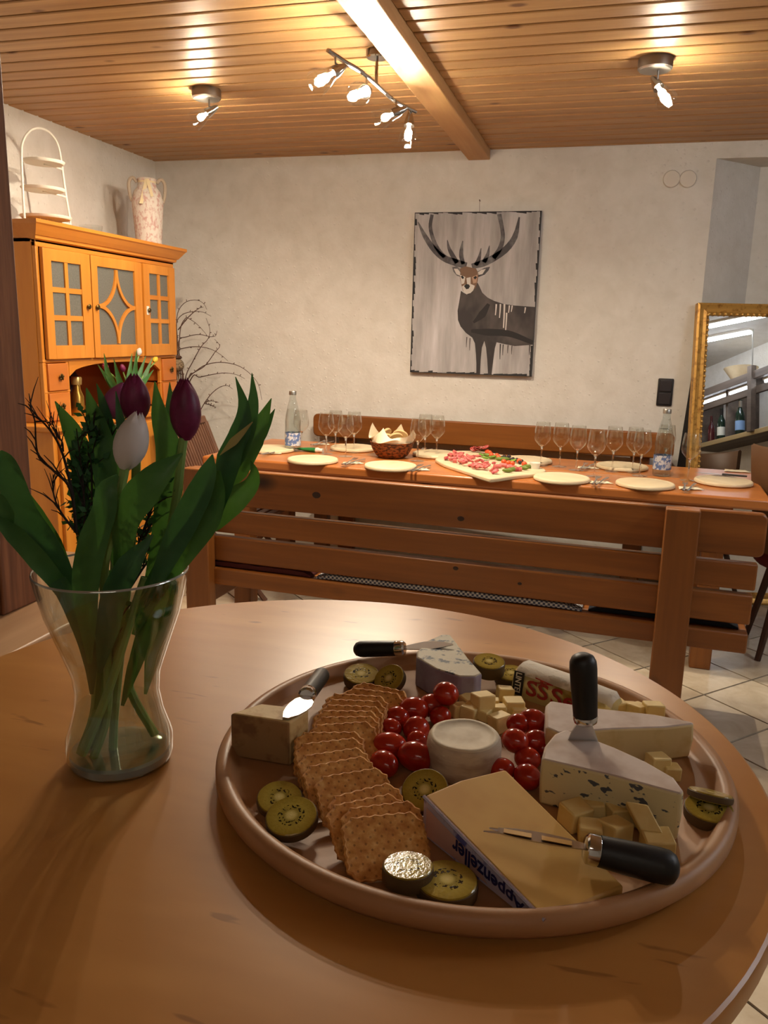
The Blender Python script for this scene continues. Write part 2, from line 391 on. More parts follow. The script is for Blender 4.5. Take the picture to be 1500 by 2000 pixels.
# ---- bench nearest the camera (origin on its back face at X=0)
fb = thing('garden_bench', 'heavy pine bench with slatted back turned to the round table', 'bench', (0, 2.712, 0), BA)
def plank(parent, name, x0, x1, y0, y1, z0, z1, mt, r=0, bevel=.006):
    """board with rounded corners in the XZ face"""
    if r:
        poly = []
        for cx, cz, a0 in ((x1-r, z1-r, 0), (x0+r, z1-r, 90), (x0+r, z0+r, 180), (x1-r, z0+r, 270)):
            for k in range(5): a = R(a0+k*22.5); poly.append((cx+r*math.cos(a), cz+r*math.sin(a)))
        Mx = Matrix(((1,0,0,0),(0,0,1,0),(0,1,0,0),(0,0,0,1)))
        return MB().prism(poly, y0, y1, Mx).build(name, mt, parent, bevel=bevel)
    return MB().box(x0, x1, y0, y1, z0, z1).build(name, mt, parent, bevel=bevel)
BX0, BX1 = -1.56, .487
plank(fb, 'back_board', BX0, BX1+.012, 0, .036, .690, .830, M['bench'], .02)
plank(fb, 'back_board', BX0, BX1, .0, .036, .580, .668, M['bench'])
plank(fb, 'back_board', BX0, BX1-.004, -.006, .034, .467, .566, M['bench'])
plank(fb, 'seat_rail', BX0, BX1-.006, -.02, .03, .374, .441, M['bench'])
plank(fb, 'seat_board', BX0, BX1-.006, .034, .20, .408, .441, M['bench'])
plank(fb, 'seat_board', BX0, BX1-.006, .206, .40, .408, .441, M['bench'])
for xp in (.196, -1.545):
    plank(fb, 'post', xp, xp+.104, -.062, -.008, 0, .834, M['bench_z'], bevel=.005)
    plank(fb, 'front_leg', xp+.01, xp+.09, .30, .36, 0, .405, M['bench_z'])
    plank(fb, 'side_rail', xp+.02, xp+.08, -.008, .30, .29, .37, M['bench_y'])
# dark knots in the boards that face the camera
_bn = Vector((math.sin(-BA), -math.cos(BA), 0)); _boards = [c_ for c_ in fb.children if c_.name.startswith('back_board')]
for px_, py_, r_, bi in ((618,967,.013,0),(900,1013,.010,0),(1264,1013,.012,0),(1474,1030,.006,0),(1015,1140,.006,2),(1228,1163,.009,2),(1462,1190,.006,2),(890,1110,.008,2)):
    wp = at_pl(px_, py_, Vector((0, 2.712-(.006 if bi == 2 else 0), 0)), _bn); lp = Matrix.Rotation(-BA, 4, 'Z') @ (wp-Vector((0, 2.712, 0)))
    MB().lathe([(0,.0012),(r_*.7,.0012),(r_,.0002)], 14, M=Matrix.Translation((lp.x, lp.y, lp.z)) @ Matrix.Rotation(R(90), 4, 'X') @ Matrix.Diagonal((1.25,.9,1,1))).build('knot', M['knot'], _boards[bi])
# peg on the post
MB().tube([(.30, -.03, .135), (.317, -.03, .135)], .012, 10).build('peg', M['dark_wood'], fb)
# cushions on the bench seat
M['gingham'] = mat('blue_gingham', (200,205,210), .9); _t = NT(M['gingham']); _v = _t.coords((1,1,1))
_ch = _t.n('ShaderNodeTexChecker'); _ch.inputs['Scale'].default_value = 120; _ch.inputs['Color1'].default_value = srgb(190,188,184); _ch.inputs['Color2'].default_value = srgb(70,74,92); _t.l(_v, _ch.inputs['Vector']); _t.color(_ch.outputs['Color'])
M['wine_cloth'] = mat('dark_red_cloth', (74,22,18), .9); M['navy'] = mat('navy_cloth', (22,26,38), .9)
def bench_pt(x, y, z): return Matrix.Rotation(BA, 4, 'Z') @ Vector((x, y, 0)) + Vector((0, 2.712, z))
def pad(name, lab, x0, x1, y0, y1, z, h, mt, cat='cushion'):
    mb = MB(); n = 16; rings = []
    for k in range(n+1):
        x = x0+(x1-x0)*k/n; e = min(1, math.sin(PI*k/n)*4)**.5 if 0 < k < n else .25
        hh = h*e*(1+.08*math.sin(k*2.1)); sec = []
        for (a, b) in ((0,.15),(0,.7),(.06,1),(.5,1.06),(.94,1),(1,.7),(1,.15),(.5,0)):
            sec.append(Vector((x-(x0+x1)/2, (y0+(y1-y0)*a)-(y0+y1)/2, hh*b)))
        rings.append(sec)
    o = mb.loft(rings).build(name, mt, smooth=True, angle=60)
    o.location = bench_pt((x0+x1)/2, (y0+y1)/2, z); o.rotation_euler = (0,0,BA); return tag(o, lab, cat)
pad('seat_cushion', 'long blue and white gingham cushion on the near bench seat', -1.02, -.04, .0, .36, .441, .030, M['gingham'])
pad('seat_cushion', 'dark red cushion at the left end of the near bench seat', -1.50, -1.04, .0, .36, .441, .030, M['wine_cloth'])
pad('seat_cushion', 'navy cushion at the right end of the near bench seat', -.02, .455, .02, .36, .441, .022, M['navy'])

# ---- long table
TZ = .76
ft = thing('dining_table', 'long orange pine dining table laid for a tasting', 'table', (0, 3.372, 0), BA)
tb = MB()
plank(ft, 'table_top', -1.86, .625, 0, .36, TZ-.045, TZ, M['far_table'], bevel=.010)
plank(ft, 'table_top', -1.86, .625, .363, .74, TZ-.045, TZ, M['far_table'], bevel=.010)
plank(ft, 'apron', -1.72, .50, .09, .12, TZ-.15, TZ-.046, M['far_table'])
plank(ft, 'apron', -1.72, .50, .62, .65, TZ-.15, TZ-.046, M['far_table'])
for xx in (-1.75, .40):
    for yy in (.10, .56): plank(ft, 'leg', xx, xx+.085, yy, yy+.085, 0, TZ-.046, M['bench_z'])
plank(ft, 'stretcher', -1.70, .42, .34, .40, .16, .24, M['far_table'])
def tbl(px, py, z=TZ): return at_z(px, py, z)

# ---- bench against the wall
rb = thing('garden_bench', 'pine bench with slatted back against the white wall', 'bench', (0, 4.47, 0), math.atan(-.045))
plank(rb, 'back_board', -1.70, .335, 0, .034, .742, .876, M['bench'], .03)
plank(rb, 'back_board', -1.66, .325, 0, .034, .600, .700, M['bench'])
plank(rb, 'back_board', -1.66, .325, 0, .034, .490, .560, M['bench'])
plank(rb, 'seat_board', -1.66, .325, -.40, -.21, .41, .44, M['bench'])
plank(rb, 'seat_board', -1.66, .325, -.20, .0, .41, .44, M['bench'])
for xp in (-1.55, .12):
    plank(rb, 'post', xp, xp+.10, .036, .084, 0, .84, M['bench_z']); plank(rb, 'front_leg', xp+.01, xp+.09, -.36, -.30, 0, .405, M['bench_z'])

# ---- pine cupboard against the left wall (front faces +X)
CX, CY0, CY1 = -2.35, 3.004, 4.118
cu = thing('display_cupboard', 'orange pine cupboard with glazed doors, small drawers and an arched recess', 'cupboard', (XL+.2, 3.56, 0))
def cbox(name, x0, x1, y0, y1, z0, z1, mt=None, parent=None, bevel=.003):
    return MB().box(x0, x1, y0, y1, z0, z1).build(name, mt or M['cupboard'], parent or cu, world=True, bevel=bevel)
# lower body
BXF = -2.27
cbox('lower_body', XL+.01, BXF, 2.935, 4.13, .08, .905)
cbox('plinth', XL+.03, BXF-.03, 2.96, 4.10, 0, .08)
cbox('counter_top', XL+.005, BXF+.02, 2.915, 4.15, .905, .932, M['cupboard_y'], bevel=.006)
for k, (ya, yb) in enumerate(((2.96, 3.335), (3.345, 3.72), (3.73, 4.105))):
    d = cbox('lower_door', BXF, BXF+.018, ya, yb, .10, .885); cbox('door_panel', BXF+.018, BXF+.024, ya+.07, yb-.07, .18, .80, parent=d)
    MB().sphere((BXF+.032, yb-.03, .52), .013).build('knob', M['brass'], d, world=True)
# upper body: sides, back, shelf planes
cbox('side_panel', XL+.01, CX-.021, CY0, CY0+.022, .932, 1.70)
cbox('side_panel', XL+.01, CX-.021, CY1-.022, CY1, .932, 1.70)
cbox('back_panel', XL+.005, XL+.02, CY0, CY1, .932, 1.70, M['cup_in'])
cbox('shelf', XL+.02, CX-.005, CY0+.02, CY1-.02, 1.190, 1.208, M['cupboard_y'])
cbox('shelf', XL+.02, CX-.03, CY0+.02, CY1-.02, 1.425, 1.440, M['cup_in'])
cbox('top_panel', XL+.01, CX, CY0, CY1, 1.685, 1.705, M['cupboard_y'])
# face frame
for ya, yb in ((CY0, 3.023), (3.348, 3.353), (3.772, 3.789), (4.1, CY1)): cbox('face_stile', CX-.02, CX-.001, ya, yb, 1.2, 1.69)
cbox('face_rail', CX-.02, CX, CY0, CY1, 1.669, 1.70, M['cupboard_y']); cbox('face_rail', CX-.02, CX, CY0, CY1, 1.192, 1.206, M['cupboard_y'])
# cornice
prof = [(CX, 1.695), (CX+.012, 1.700), (CX+.014, 1.712), (CX+.020, 1.714), (CX+.034, 1.732), (CX+.048, 1.752), (CX+.055, 1.758), (CX+.055, 1.772), (XL+.005, 1.772), (XL+.005, 1.695)]
cm = MB(); rings = []
for ysgn, base in ((-1, CY0), (1, CY1)):
    rings.append([Vector((x, base+ysgn*max(0, x-CX), z)) for x, z in prof])
cm.loft(rings).build('cornice', M['cupboard_y'], cu, world=True, smooth=False)
# glazed doors
def six_pane(ya, yb, z0, z1, pa, pb, pz0, pz1, knob_y):
    d = MB()
    d.box(CX, CX+.018, ya, pa, z0, z1).box(CX, CX+.018, pb, yb, z0, z1).box(CX, CX+.018, pa, pb, z0, pz0).box(CX, CX+.018, pa, pb, pz1, z1)
    o = d.build('glazed_door', M['cupboard'], cu, world=True, smooth=False, bevel=.002)
    wv = (pb-pa); mid = (pa+pb)/2
    MB().box(CX+.004, CX+.016, mid-.011, mid+.011, pz0, pz1).build('glazing_bar', M['cupboard'], o, world=True, smooth=False)
    for k in (1, 2):
        zc = pz0+(pz1-pz0)*k/3; MB().box(CX+.004, CX+.0155, pa, pb, zc-.011, zc+.011).build('glazing_bar', M['cupboard_y'], o, world=True, smooth=False)
    for c in range(2):
        for r_ in range(3):
            a = pa if c == 0 else mid; b = mid if c == 0 else pb
            MB().box(CX+.005, CX+.009, a, b, pz0+(pz1-pz0)*r_/3, pz0+(pz1-pz0)*(r_+1)/3).build('pane', M['frost'], o, world=True, smooth=False)
    kn = MB().lathe([(0,.016),(.008,.0155),(.012,.011),(.009,.005),(.005,.003),(.005,0)], 14, M=Matrix.Translation((CX+.018, knob_y, 1.437)) @ Matrix.Rotation(R(90), 4, 'Y') ).build('knob', M['brass'], o, world=True)
    return o
six_pane(3.024, 3.347, 1.207, 1.667, 3.075, 3.278, 1.265, 1.617, 3.312)
o = six_pane(3.79, 4.099, 1.207, 1.667, 3.843, 4.033, 1.267, 1.622, 3.818)
MB().box(CX+.018, CX+.020, 3.806, 3.828, 1.415, 1.458).build('key_plate', M['white_paint'], o, world=True)
ya, yb, z0, z1, pa, pb, pz0, pz1 = 3.354, 3.771, 1.207, 1.667, 3.40, 3.709, 1.266, 1.621
d = MB().box(CX, CX+.018, ya, pa, z0, z1).box(CX, CX+.018, pb, yb, z0, z1).box(CX, CX+.018, pa, pb, z0, pz0).box(CX, CX+.018, pa, pb, pz1, z1).build('glazed_door', M['cupboard'], cu, world=True, smooth=False, bevel=.002)
cy, cz = (pa+pb)/2, (pz0+pz1)/2; hy, hz = (pb-pa)/2, (pz1-pz0)/2
def arc_bar(sy, sz):
    # concave arc from the top/bottom tip to the side tip, bowed towards the centre
    n = 10; a = []; 
    for k in range(n+1):
        t = k/n
        yv = hy*(1-math.cos(t*PI/2)); zv = hz*(1-math.sin(t*PI/2))
        # superellipse bowed inwards
        a.append(Vector((CX+.011+.0006*sy+.0003*sz, cy+sy*yv*.97, cz+sz*zv*.97)))
    out = []
    sec = []
    for k in range(n+1):
        tdir = (a[min(k+1,n)]-a[max(k-1,0)]).normalized(); nn = Vector((0, -tdir.z, tdir.y))*.0085
        sec.append([a[k]-nn+Vector((-.006,0,0)), a[k]+nn+Vector((-.006,0,0)), a[k]+nn+Vector((.006,0,0)), a[k]-nn+Vector((.006,0,0))])
    return MB().loft(sec).build('glazing_bar', M['cupboard'], d, world=True, smooth=False)
for sy in (-1, 1):
    for sz in (-1, 1): arc_bar(sy, sz)
MB().box(CX+.004, CX+.008, pa, pb, pz0, pz1).build('pane', M['frost'], d, world=True, smooth=False)
MB().lathe([(0,.016),(.008,.0155),(.012,.011),(.009,.005),(.005,.003),(.005,0)], 14, M=Matrix.Translation((CX+.018, 3.378, 1.437)) @ Matrix.Rotation(R(90), 4, 'Y')).build('knob', M['brass'], d, world=True)
# small drawers
for (da, db) in ((3.026, 3.160), (3.964, 4.105)):
    for (za, zb) in ((1.070, 1.188), (.940, 1.060)):
        dr = MB().box(CX-.12, CX+.008, da, db, za, zb).build('drawer', M['drawer'], cu, world=True, bevel=.003)
        kb = MB(); yc, zc = (da+db)/2+.008, (za+zb)/2
        for k in range(5):
            a = R(90+72*k); kb.sphere((CX+.018, yc+.010*math.cos(a), zc+.010*math.sin(a)), .006, .6, 1, 1, 8, 6)
        kb.tube([(CX+.006, yc, zc), (CX+.024, yc, zc)], .005, 8).build('knob', M['brass'], dr, world=True)
    cbox('drawer_rail', CX-.02, CX, da-.02, db+.02, 1.060, 1.070, M['cupboard_y']); cbox('drawer_rail', CX-.02, CX, da-.02, db+.02, .932, .940, M['cupboard_y'])
for ya_, yb_ in ((CY0, 3.026), (3.16, 3.178), (3.948, 3.964), (4.105, CY1)): cbox('drawer_stile', CX-.0205, CX-.001, ya_, yb_, .932, 1.192)
# arched apron over the recess
n = 16; up = [(3.178+(3.948-3.178)*k/n, 1.192) for k in range(n+1)]; lowz = []
for k in range(n+1):
    t = k/n*2-1; lowz.append((3.178+(3.948-3.178)*k/n, 1.128+.054*math.sqrt(max(0, 1-abs(t)**2.4))))
MB().prism([(p[0], p[1]) for p in lowz]+[(p[0], p[1]) for p in up[::-1]], CX-.016, CX, Matrix(((0,0,1,0),(1,0,0,0),(0,1,0,0),(0,0,0,1)))).build('arched_apron', M['cupboard_y'], cu, world=True, smooth=False)

# ---- slatted folding chair at the left head of the table (faces +X, back reclined)
ch = thing('folding_chair', 'brown slatted teak folding chair at the left head of the long table', 'chair', (-1.98, 3.93, 0))
lean = Matrix.Translation((-2.0, 3.87, .44)) @ Matrix.Rotation(R(-22), 4, 'Y')
def ck(name, x0, x1, y0, y1, z0, z1, Mx=None, bevel=.004): return MB().box(x0, x1, y0, y1, z0, z1, Mx).build(name, M['teak'], ch, world=True, bevel=bevel)
ck('back_rail', -.012, .012, -.24, .225, .43, .475, lean, .008)
ck('back_rail', -.010, .010, -.24, .225, .06, .10, lean)
for s in (-.24, .20): ck('back_post', -.013, .013, s, s+.028, .0, .44, lean)
for k in range(16):
    y = -.205+k*.0262; ck('back_slat', -.006, .006, y, y+.014, .09, .44, lean, .001)
for k in range(8): ck('seat_slat', -1.99+k*.052, -1.99+k*.052+.042, 3.66, 4.09, .435, .455)
for s in (3.64, 4.085): 
    MB().tube([(-2.05, s, 0), (-1.62, s, .44)], .014, 8).build('leg', M['teak'], ch, world=True); MB().tube([(-1.62, s+.02, 0), (-2.02, s+.02, .46)], .014, 8).build('leg', M['teak'], ch, world=True)

# ---- brown tub chair at the right head of the table
M['tub'] = mat('brown_leather', (96,66,40), .5); M['redseat'] = mat('dark_red_upholstery', (88,18,22), .8)
tc = thing('tub_chair', 'brown tub chair with dark red seat at the right end of the long table', 'chair', (.868, 3.80, 0))
rings = []
for k in range(15):
    a = R(-92+184*k/14)            # shell wraps the far (+X) side, open to -X
    rings.append([Vector((r_*math.cos(a)*sx, r_*math.sin(a), z)) for (r_, z, sx) in ((.20,.46,1),(.235,.62,1),(.262,.82,1),(.272,.915,1),(.262,.925,1),(.250,.915,1),(.240,.82,1),(.212,.62,1),(.18,.47,1))])
mb = MB(); mb.loft(rings, cap=True)
mb.v = [(-p[0], p[1], p[2]) for p in mb.v] if False else mb.v
sh = mb.build('shell_back', M['tub'], tc, smooth=True, angle=60)
sh.rotation_euler = (0, 0, R(-85))
MB().lathe([(0,.40),(.19,.40),(.205,.415),(.21,.44),(.20,.462),(.17,.472),(0,.475)], 24).build('seat', M['redseat'], tc)
for a in (45, 135, 225, 315):
    c, s = math.cos(R(a)), math.sin(R(a))
    MB().tube([(.14*c, .14*s, .40), (.235*c, .235*s, 0)], [.019, .013], 8).build('leg', M['dark_wood'], tc)

# ---- leaning gilt mirror
MPH, MLE = R(12), R(8)
mt_ = at_y(1362, 592, 4.60)      # top-left outer corner
e1 = Vector((math.cos(MPH), math.sin(MPH), 0)); hn = Vector((math.sin(MPH), -math.cos(MPH), 0))
dn = (hn*math.sin(MLE) - Vector((0,0,1))*math.cos(MLE)).normalized()     # down along the frame
mn = (hn*math.cos(MLE) + Vector((0,0,1))*math.sin(MLE)).normalized()     # faces the room
ML = mt_.z/math.cos(MLE); MW = .80
mi = thing('leaning_mirror', 'tall gilt framed mirror leaning against the wall by the window niche', 'mirror', mt_+dn*ML)
def mp(u, v, h): return mt_ + e1*u + dn*v + mn*h
def mloft(name, segs, mt, parent):
    mb = MB()
    for s_ in segs: mb.loft(s_)
    return mb.build(name, mt, parent, world=True, smooth=True, angle=30)
FWD_P = [(0,-.030),(0,.014),(.010,.020),(.020,.014),(.032,.010),(.046,.016),(.052,.010),(.062,.002),(.062,-.010),(.02,-.03)]
fr = mloft('frame', [
    [[mp(a*1, 0+a, h) if False else mp(a, a, h) for a, h in FWD_P], [mp(a, ML-a, h) for a, h in FWD_P]],
    [[mp(MW-a, a, h) for a, h in FWD_P], [mp(MW-a, ML-a, h) for a, h in FWD_P]],
    [[mp(a, a, h) for a, h in FWD_P], [mp(MW-a, a, h) for a, h in FWD_P]],
    [[mp(a, ML-a, h) for a, h in FWD_P], [mp(MW-a, ML-a, h) for a, h in FWD_P]]], M['gold'], mi)
MB().add([mp(.058,.058,-.004), mp(MW-.058,.058,-.004), mp(MW-.058,ML-.058,-.004), mp(.058,ML-.058,-.004), mp(.058,.058,-.010), mp(MW-.058,.058,-.010), mp(MW-.058,ML-.058,-.010), mp(.058,ML-.058,-.010)], [(0,1,2,3),(7,6,5,4),(0,4,5,1),(1,5,6,2),(2,6,7,3),(3,7,4,0)]).build('glass', M['mirror'], mi, world=True, smooth=False)
bead = MB(); nb = 46
for k in range(nb): bead.sphere(mp(.055, .06+k*.026, .009), .0085, seg=7, rings=5)
for k in range(24): bead.sphere(mp(.06+k*.028, .055, .009), .0085, seg=7, rings=5)
bead.build('bead_moulding', M['gold'], mi, world=True)
# black board standing behind the mirror
bl = at_y(1357, 700, 4.635)
q0 = [Vector((bl.x-.0, 4.630, 1.30)), Vector((bl.x+.03, 4.630, 1.30)), Vector((bl.x+.06, 4.44, 0)), Vector((bl.x-.085, 4.44, 0))]
off = Vector((0, .012, .002))
tag(MB().add(q0+[p+off for p in q0], [(0,1,2,3),(7,6,5,4),(0,4,5,1),(1,5,6,2),(2,6,7,3),(3,7,4,0)]).build('black_board', mat('matt_black', (26,22,22), .8), smooth=False), 'narrow black board leaning behind the gilt mirror', 'board')

# ---- picture of a stag
PW, PH = .695, .872
pic = thing('stag_painting', 'canvas painting of a dark stag on grey, hung on the back wall', 'painting', (-1.131, YB-.032, 1.135))
pic.rotation_euler = (0, 0, 0)
M['canvas'] = mat('grey_painted_canvas', (160,158,158), .6); _t = NT(M['canvas']); _v = _t.coords((9,1,1.1))
_c1 = _t.noise(_v, 1.3, 5, .6); _t.color(_t.ramp(_c1, [(.3, srgb(142,138,136)), (.52, srgb(176,172,172)), (.75, srgb(206,202,204))]))
M['canvas_edge'] = mat('smeared_black_paint', (40,40,42), .7)
M['stag'] = mat('charcoal_paint', (54,48,48), .6); speckle(M['stag'], (50,45,46), (84,76,74), 7, .45, .7, (1,1,.6))
M['antler'] = mat('grey_antler_paint', (82,80,82), .6); speckle(M['antler'], (70,68,72), (120,118,120), 14, .45, .7)
M['fur'] = mat('brown_face_paint', (120,92,72), .6); M['pale'] = mat('pale_paint', (206,200,194), .6); M['blackp'] = mat('black_paint', (28,24,26), .6)
MB().box(0, PW, 0, .030, 0, PH).build('canvas', M['canvas'], pic, bevel=.002)
def puv(x, y):
    """crop pixel of the zoomed picture -> canvas metres"""
    left = 147-22*(y-185)/1510; right = 1340-88*(y-148)/1564
    u = (x-left)/(right-left); top = 185-37*u; bot = 1695+17*u
    return (min(max(u, .002), .998)*PW, (1-min(max((y-top)/(bot-top), .002), .998))*PH)
PXM = Matrix(((1,0,0,0),(0,0,-1,0),(0,1,0,0),(0,0,0,1)))
def paint(name, pts, mt, lvl=1, parent=None):
    return MB().prism([puv(*p) for p in pts], .0002*lvl, .0002*lvl+.0006, PXM).build(name, mt, parent or pic, smooth=False)
edge = MB()
rng = random.Random(3)
for k in range(26):
    t0 = k/26; t1 = (k+1)/26
    for side in range(4):
        wv = rng.choice([.004,.006,.010,.012,.016])*(1.0 if side in (0, 1) else .9)
        if side == 0: edge.prism([(0, PH*t0), (wv, PH*t0), (wv*.8, PH*t1), (0, PH*t1)], .0002, .0007, PXM)
        if side == 1: edge.prism([(PW-wv*.8, PH*t0), (PW, PH*t0), (PW, PH*t1), (PW-wv, PH*t1)], .0002, .0007, PXM)
        if side == 2: edge.prism([(PW*t0, 0), (PW*t1, 0), (PW*t1, wv), (PW*t0, wv*.8)], .0002, .0007, PXM)
        if side == 3: edge.prism([(PW*t0, PH-wv*.7), (PW*t1, PH-wv), (PW*t1, PH), (PW*t0, PH)], .0002, .0007, PXM)
edge.build('dark_border', M['canvas_edge'], pic, smooth=False)
body = [(600,900),(585,1000),(570,1090),(575,1180),(600,1240),(650,1300),(710,1345),(735,1400),(745,1500),(750,1600),(750,1700),(785,1702),(790,1560),(800,1440),(822,1375),(838,1440),(850,1560),(858,1702),(890,1704),(905,1560),(920,1440),(935,1385),(1000,1400),(1100,1418),(1180,1410),(1262,1402),(1285,1040),(1200,1035),(1100,1030),(1000,1018),(910,990),(850,960),(800,915),(770,850),(755,820),(700,900),(655,935),(620,915)]
paint('stag_body', body, M['stag'], 1)
def stroke(name, pts, ws, mt, lvl, parent=None):
    P = [Vector((a, b, 0)) for a, b in pts]; n = 14; c = spline(P, n); wd = interp(ws, n); L = []; Rr = []
    for k in range(n+1):
        t = (c[min(k+1,n)]-c[max(k-1,0)]).normalized(); nn = Vector((-t.y, t.x, 0))*wd[k]/2; L.append(c[k]+nn); Rr.append(c[k]-nn)
    mb = MB()
    for k in range(n): mb.prism([puv(q.x, q.y) for q in (L[k], L[k+1], Rr[k+1], Rr[k])], .0002*lvl, .0002*lvl+.0006, PXM)
    return mb.build(name, mt, parent or pic, smooth=False)
ant = M['antler']
for nm, pts, ws in (('antler', [(650,665),(560,640),(440,600),(340,520),(250,400),(180,270)], [60,66,62,56,44,10]),
    ('antler', [(440,590),(370,510),(320,400),(300,300),(315,200)], [40,42,36,34,32]),
    ('antler', [(560,640),(510,560),(480,500),(465,430)], [44,42,30,6]),
    ('antler', [(620,650),(600,580),(600,520),(612,435)], [36,42,36,8]),
    ('antler', [(700,670),(800,640),(900,590),(1020,500),(1100,380),(1135,210)], [50,66,62,60,50,14]),
    ('antler', [(900,590),(960,500),(985,400),(975,300),(950,185)], [44,44,38,36,40]),
    ('antler', [(735,660),(765,600),(785,500)], [40,36,6]), ('antler', [(810,630),(845,560),(862,475)], [40,34,6])):
    stroke(nm, pts, ws, ant, 2)
paint('ear', [(515,680),(560,670),(620,720),(610,775),(560,760),(525,720)], M['antler'], 3); paint('ear', [(870,670),(820,680),(750,720),(760,770),(820,745),(855,705)], M['antler'], 3)
paint('ear_inner', [(530,695),(565,695),(600,735),(595,760),(555,745)], M['pale'], 4); paint('ear_inner', [(830,692),(790,700),(755,725),(755,750),(800,740)], M['pale'], 4)
paint('stag_face', [(590,690),(640,670),(690,680),(740,690),(765,740),(755,810),(735,870),(700,910),(655,930),(620,905),(605,850),(590,780)], M['fur'], 4)
paint('muzzle', [(610,860),(640,840),(690,835),(730,850),(715,895),(690,920),(655,930),(625,910)], M['pale'], 5); paint('face_patch', [(650,780),(690,770),(690,840),(660,850)], M['pale'], 5); paint('face_patch', [(590,750),(640,770),(630,830),(605,840)], M['pale'], 5); paint('face_patch', [(700,770),(755,745),(745,820),(715,830)], mat('tan_face_paint', (176,142,120), .6), 5)
paint('nose', [(628,855),(645,838),(670,838),(685,855),(672,880),(650,885)], M['blackp'], 6)
paint('eye', [(595,765),(615,758),(630,780),(612,790)], M['blackp'], 6); paint('eye', [(715,775),(735,758),(750,770),(732,792)], M['blackp'], 6)
for x, y0_, y1_, ww in ((930,1020,1125,14),(968,1018,1150,14),(1005,1018,1245,16),(1050,1030,1100,12),(1025,1100,1265,14),(1075,1030,1090,12),(1195,1045,1100,12)):
    stroke('paint_drip', [(x, y0_), (x-3, (y0_+y1_)/2), (x-8, y1_)], [ww, ww*.8, ww*.6], M['pale'], 3)
for x, y0_, y1_, ww in ((970,1400,1550,12),(995,1405,1510,10),(1040,1410,1490,10),(1075,1415,1500,9),(660,1340,1440,9),(690,1350,1470,10),(1235,1405,1500,10)):
    stroke('paint_drip', [(x, y0_), (x-3, (y0_+y1_)/2), (x-4, y1_)], [ww, ww*.8, ww*.4], M['stag'], 2)
stroke('chest_shade', [(720,1200),(800,1120),(860,1020)], [20,70,30], M['blackp'], 2); stroke('belly_shade', [(700,1280),(850,1290),(1050,1300),(1260,1380)], [30,70,60,40], M['blackp'], 2)
nl = at_y(937, 394, YB-.006)
tag(MB().tube([(nl.x, YB, nl.z+.004), (nl.x, YB-.016, nl.z+.008)], .0028, 8).tube([(nl.x, YB-.012, nl.z+.004), (nl.x+.003, YB-.012, 2.006)], .0009, 5).build('picture_nail', M['dark_wood']), 'small nail with hanging wire above the stag painting', 'nail')
# ---- double light switch and round covers
a, b = at_y(1286, 741, YB), at_y(1313, 791, YB)
sw = thing('light_switch', 'black double rocker light switch on the back wall', 'switch', ((a.x+b.x)/2-.002, YB, (a.z+b.z)/2))
MB().box(-.040, .040, -.012, 0, -.073, .073).build('cover_plate', M['black_plastic'], sw, bevel=.006)
for s in (-1, 1): MB().box(-.030, .030, -.018, -.011, s*.034-.030, s*.034+.030).build('rocker', mat('black_rocker', (48,44,46), .35), sw, bevel=.003)
for px, lab in ((1311.5, 'left round white junction cover high on the back wall'), (1343.5, 'right round white junction cover high on the back wall')):
    c = at_y(px, 350, YB)
    o = MB().lathe([(.042,0),(.042,.010),(.039,.014),(0,.015)], 28, M=Matrix.Rotation(R(90), 4, 'X')).build('junction_cover', M['white_plastic'])
    o.location = (c.x, YB, c.z); tag(o, lab, 'wall cover', 'round junction covers')
# ================================================================== ON THE LONG TABLE
def place(o, p, rz=0): o.location = p; o.rotation_euler = (0, 0, rz); return o
# wooden plates
pl0 = MB().lathe([(0,0),(.112,0),(.118,.005),(.118,.012),(.114,.017),(.106,.018),(.100,.0155),(.096,.0165),(0,.0168)], 40)
plo = pl0.build('wooden_plate', M['plate_wood'], smooth=True, angle=50)
plates = [((530,876),'wooden plate at the far left corner of the long table'), ((690,874),'wooden plate behind the left group of wine glasses'), ((852,886),'wooden plate just behind the bark bread bowl'), ((1030,898),'wooden plate behind the ham platter'), ((1215,910),'wooden plate behind the row of glasses on the right'),
          ((611,897),'wooden plate at the near left edge of the long table'), ((763,909),'wooden plate in front of the bark bread bowl'), ((1097,933),'wooden plate right of the ham platter at the near edge'), ((1260,944),'wooden plate in front of the right water bottle'), ((1413,939),'wooden plate at the right end of the long table')]
for i, ((px, py), lab) in enumerate(plates):
    o = plo if i == 0 else plo.copy()
    if i: COL.objects.link(o)
    place(o, tbl(px, py, TZ+.012) - Vector((0,0,.012)), i*1.3); tag(o, lab, 'plate', 'wooden plates on the long table')
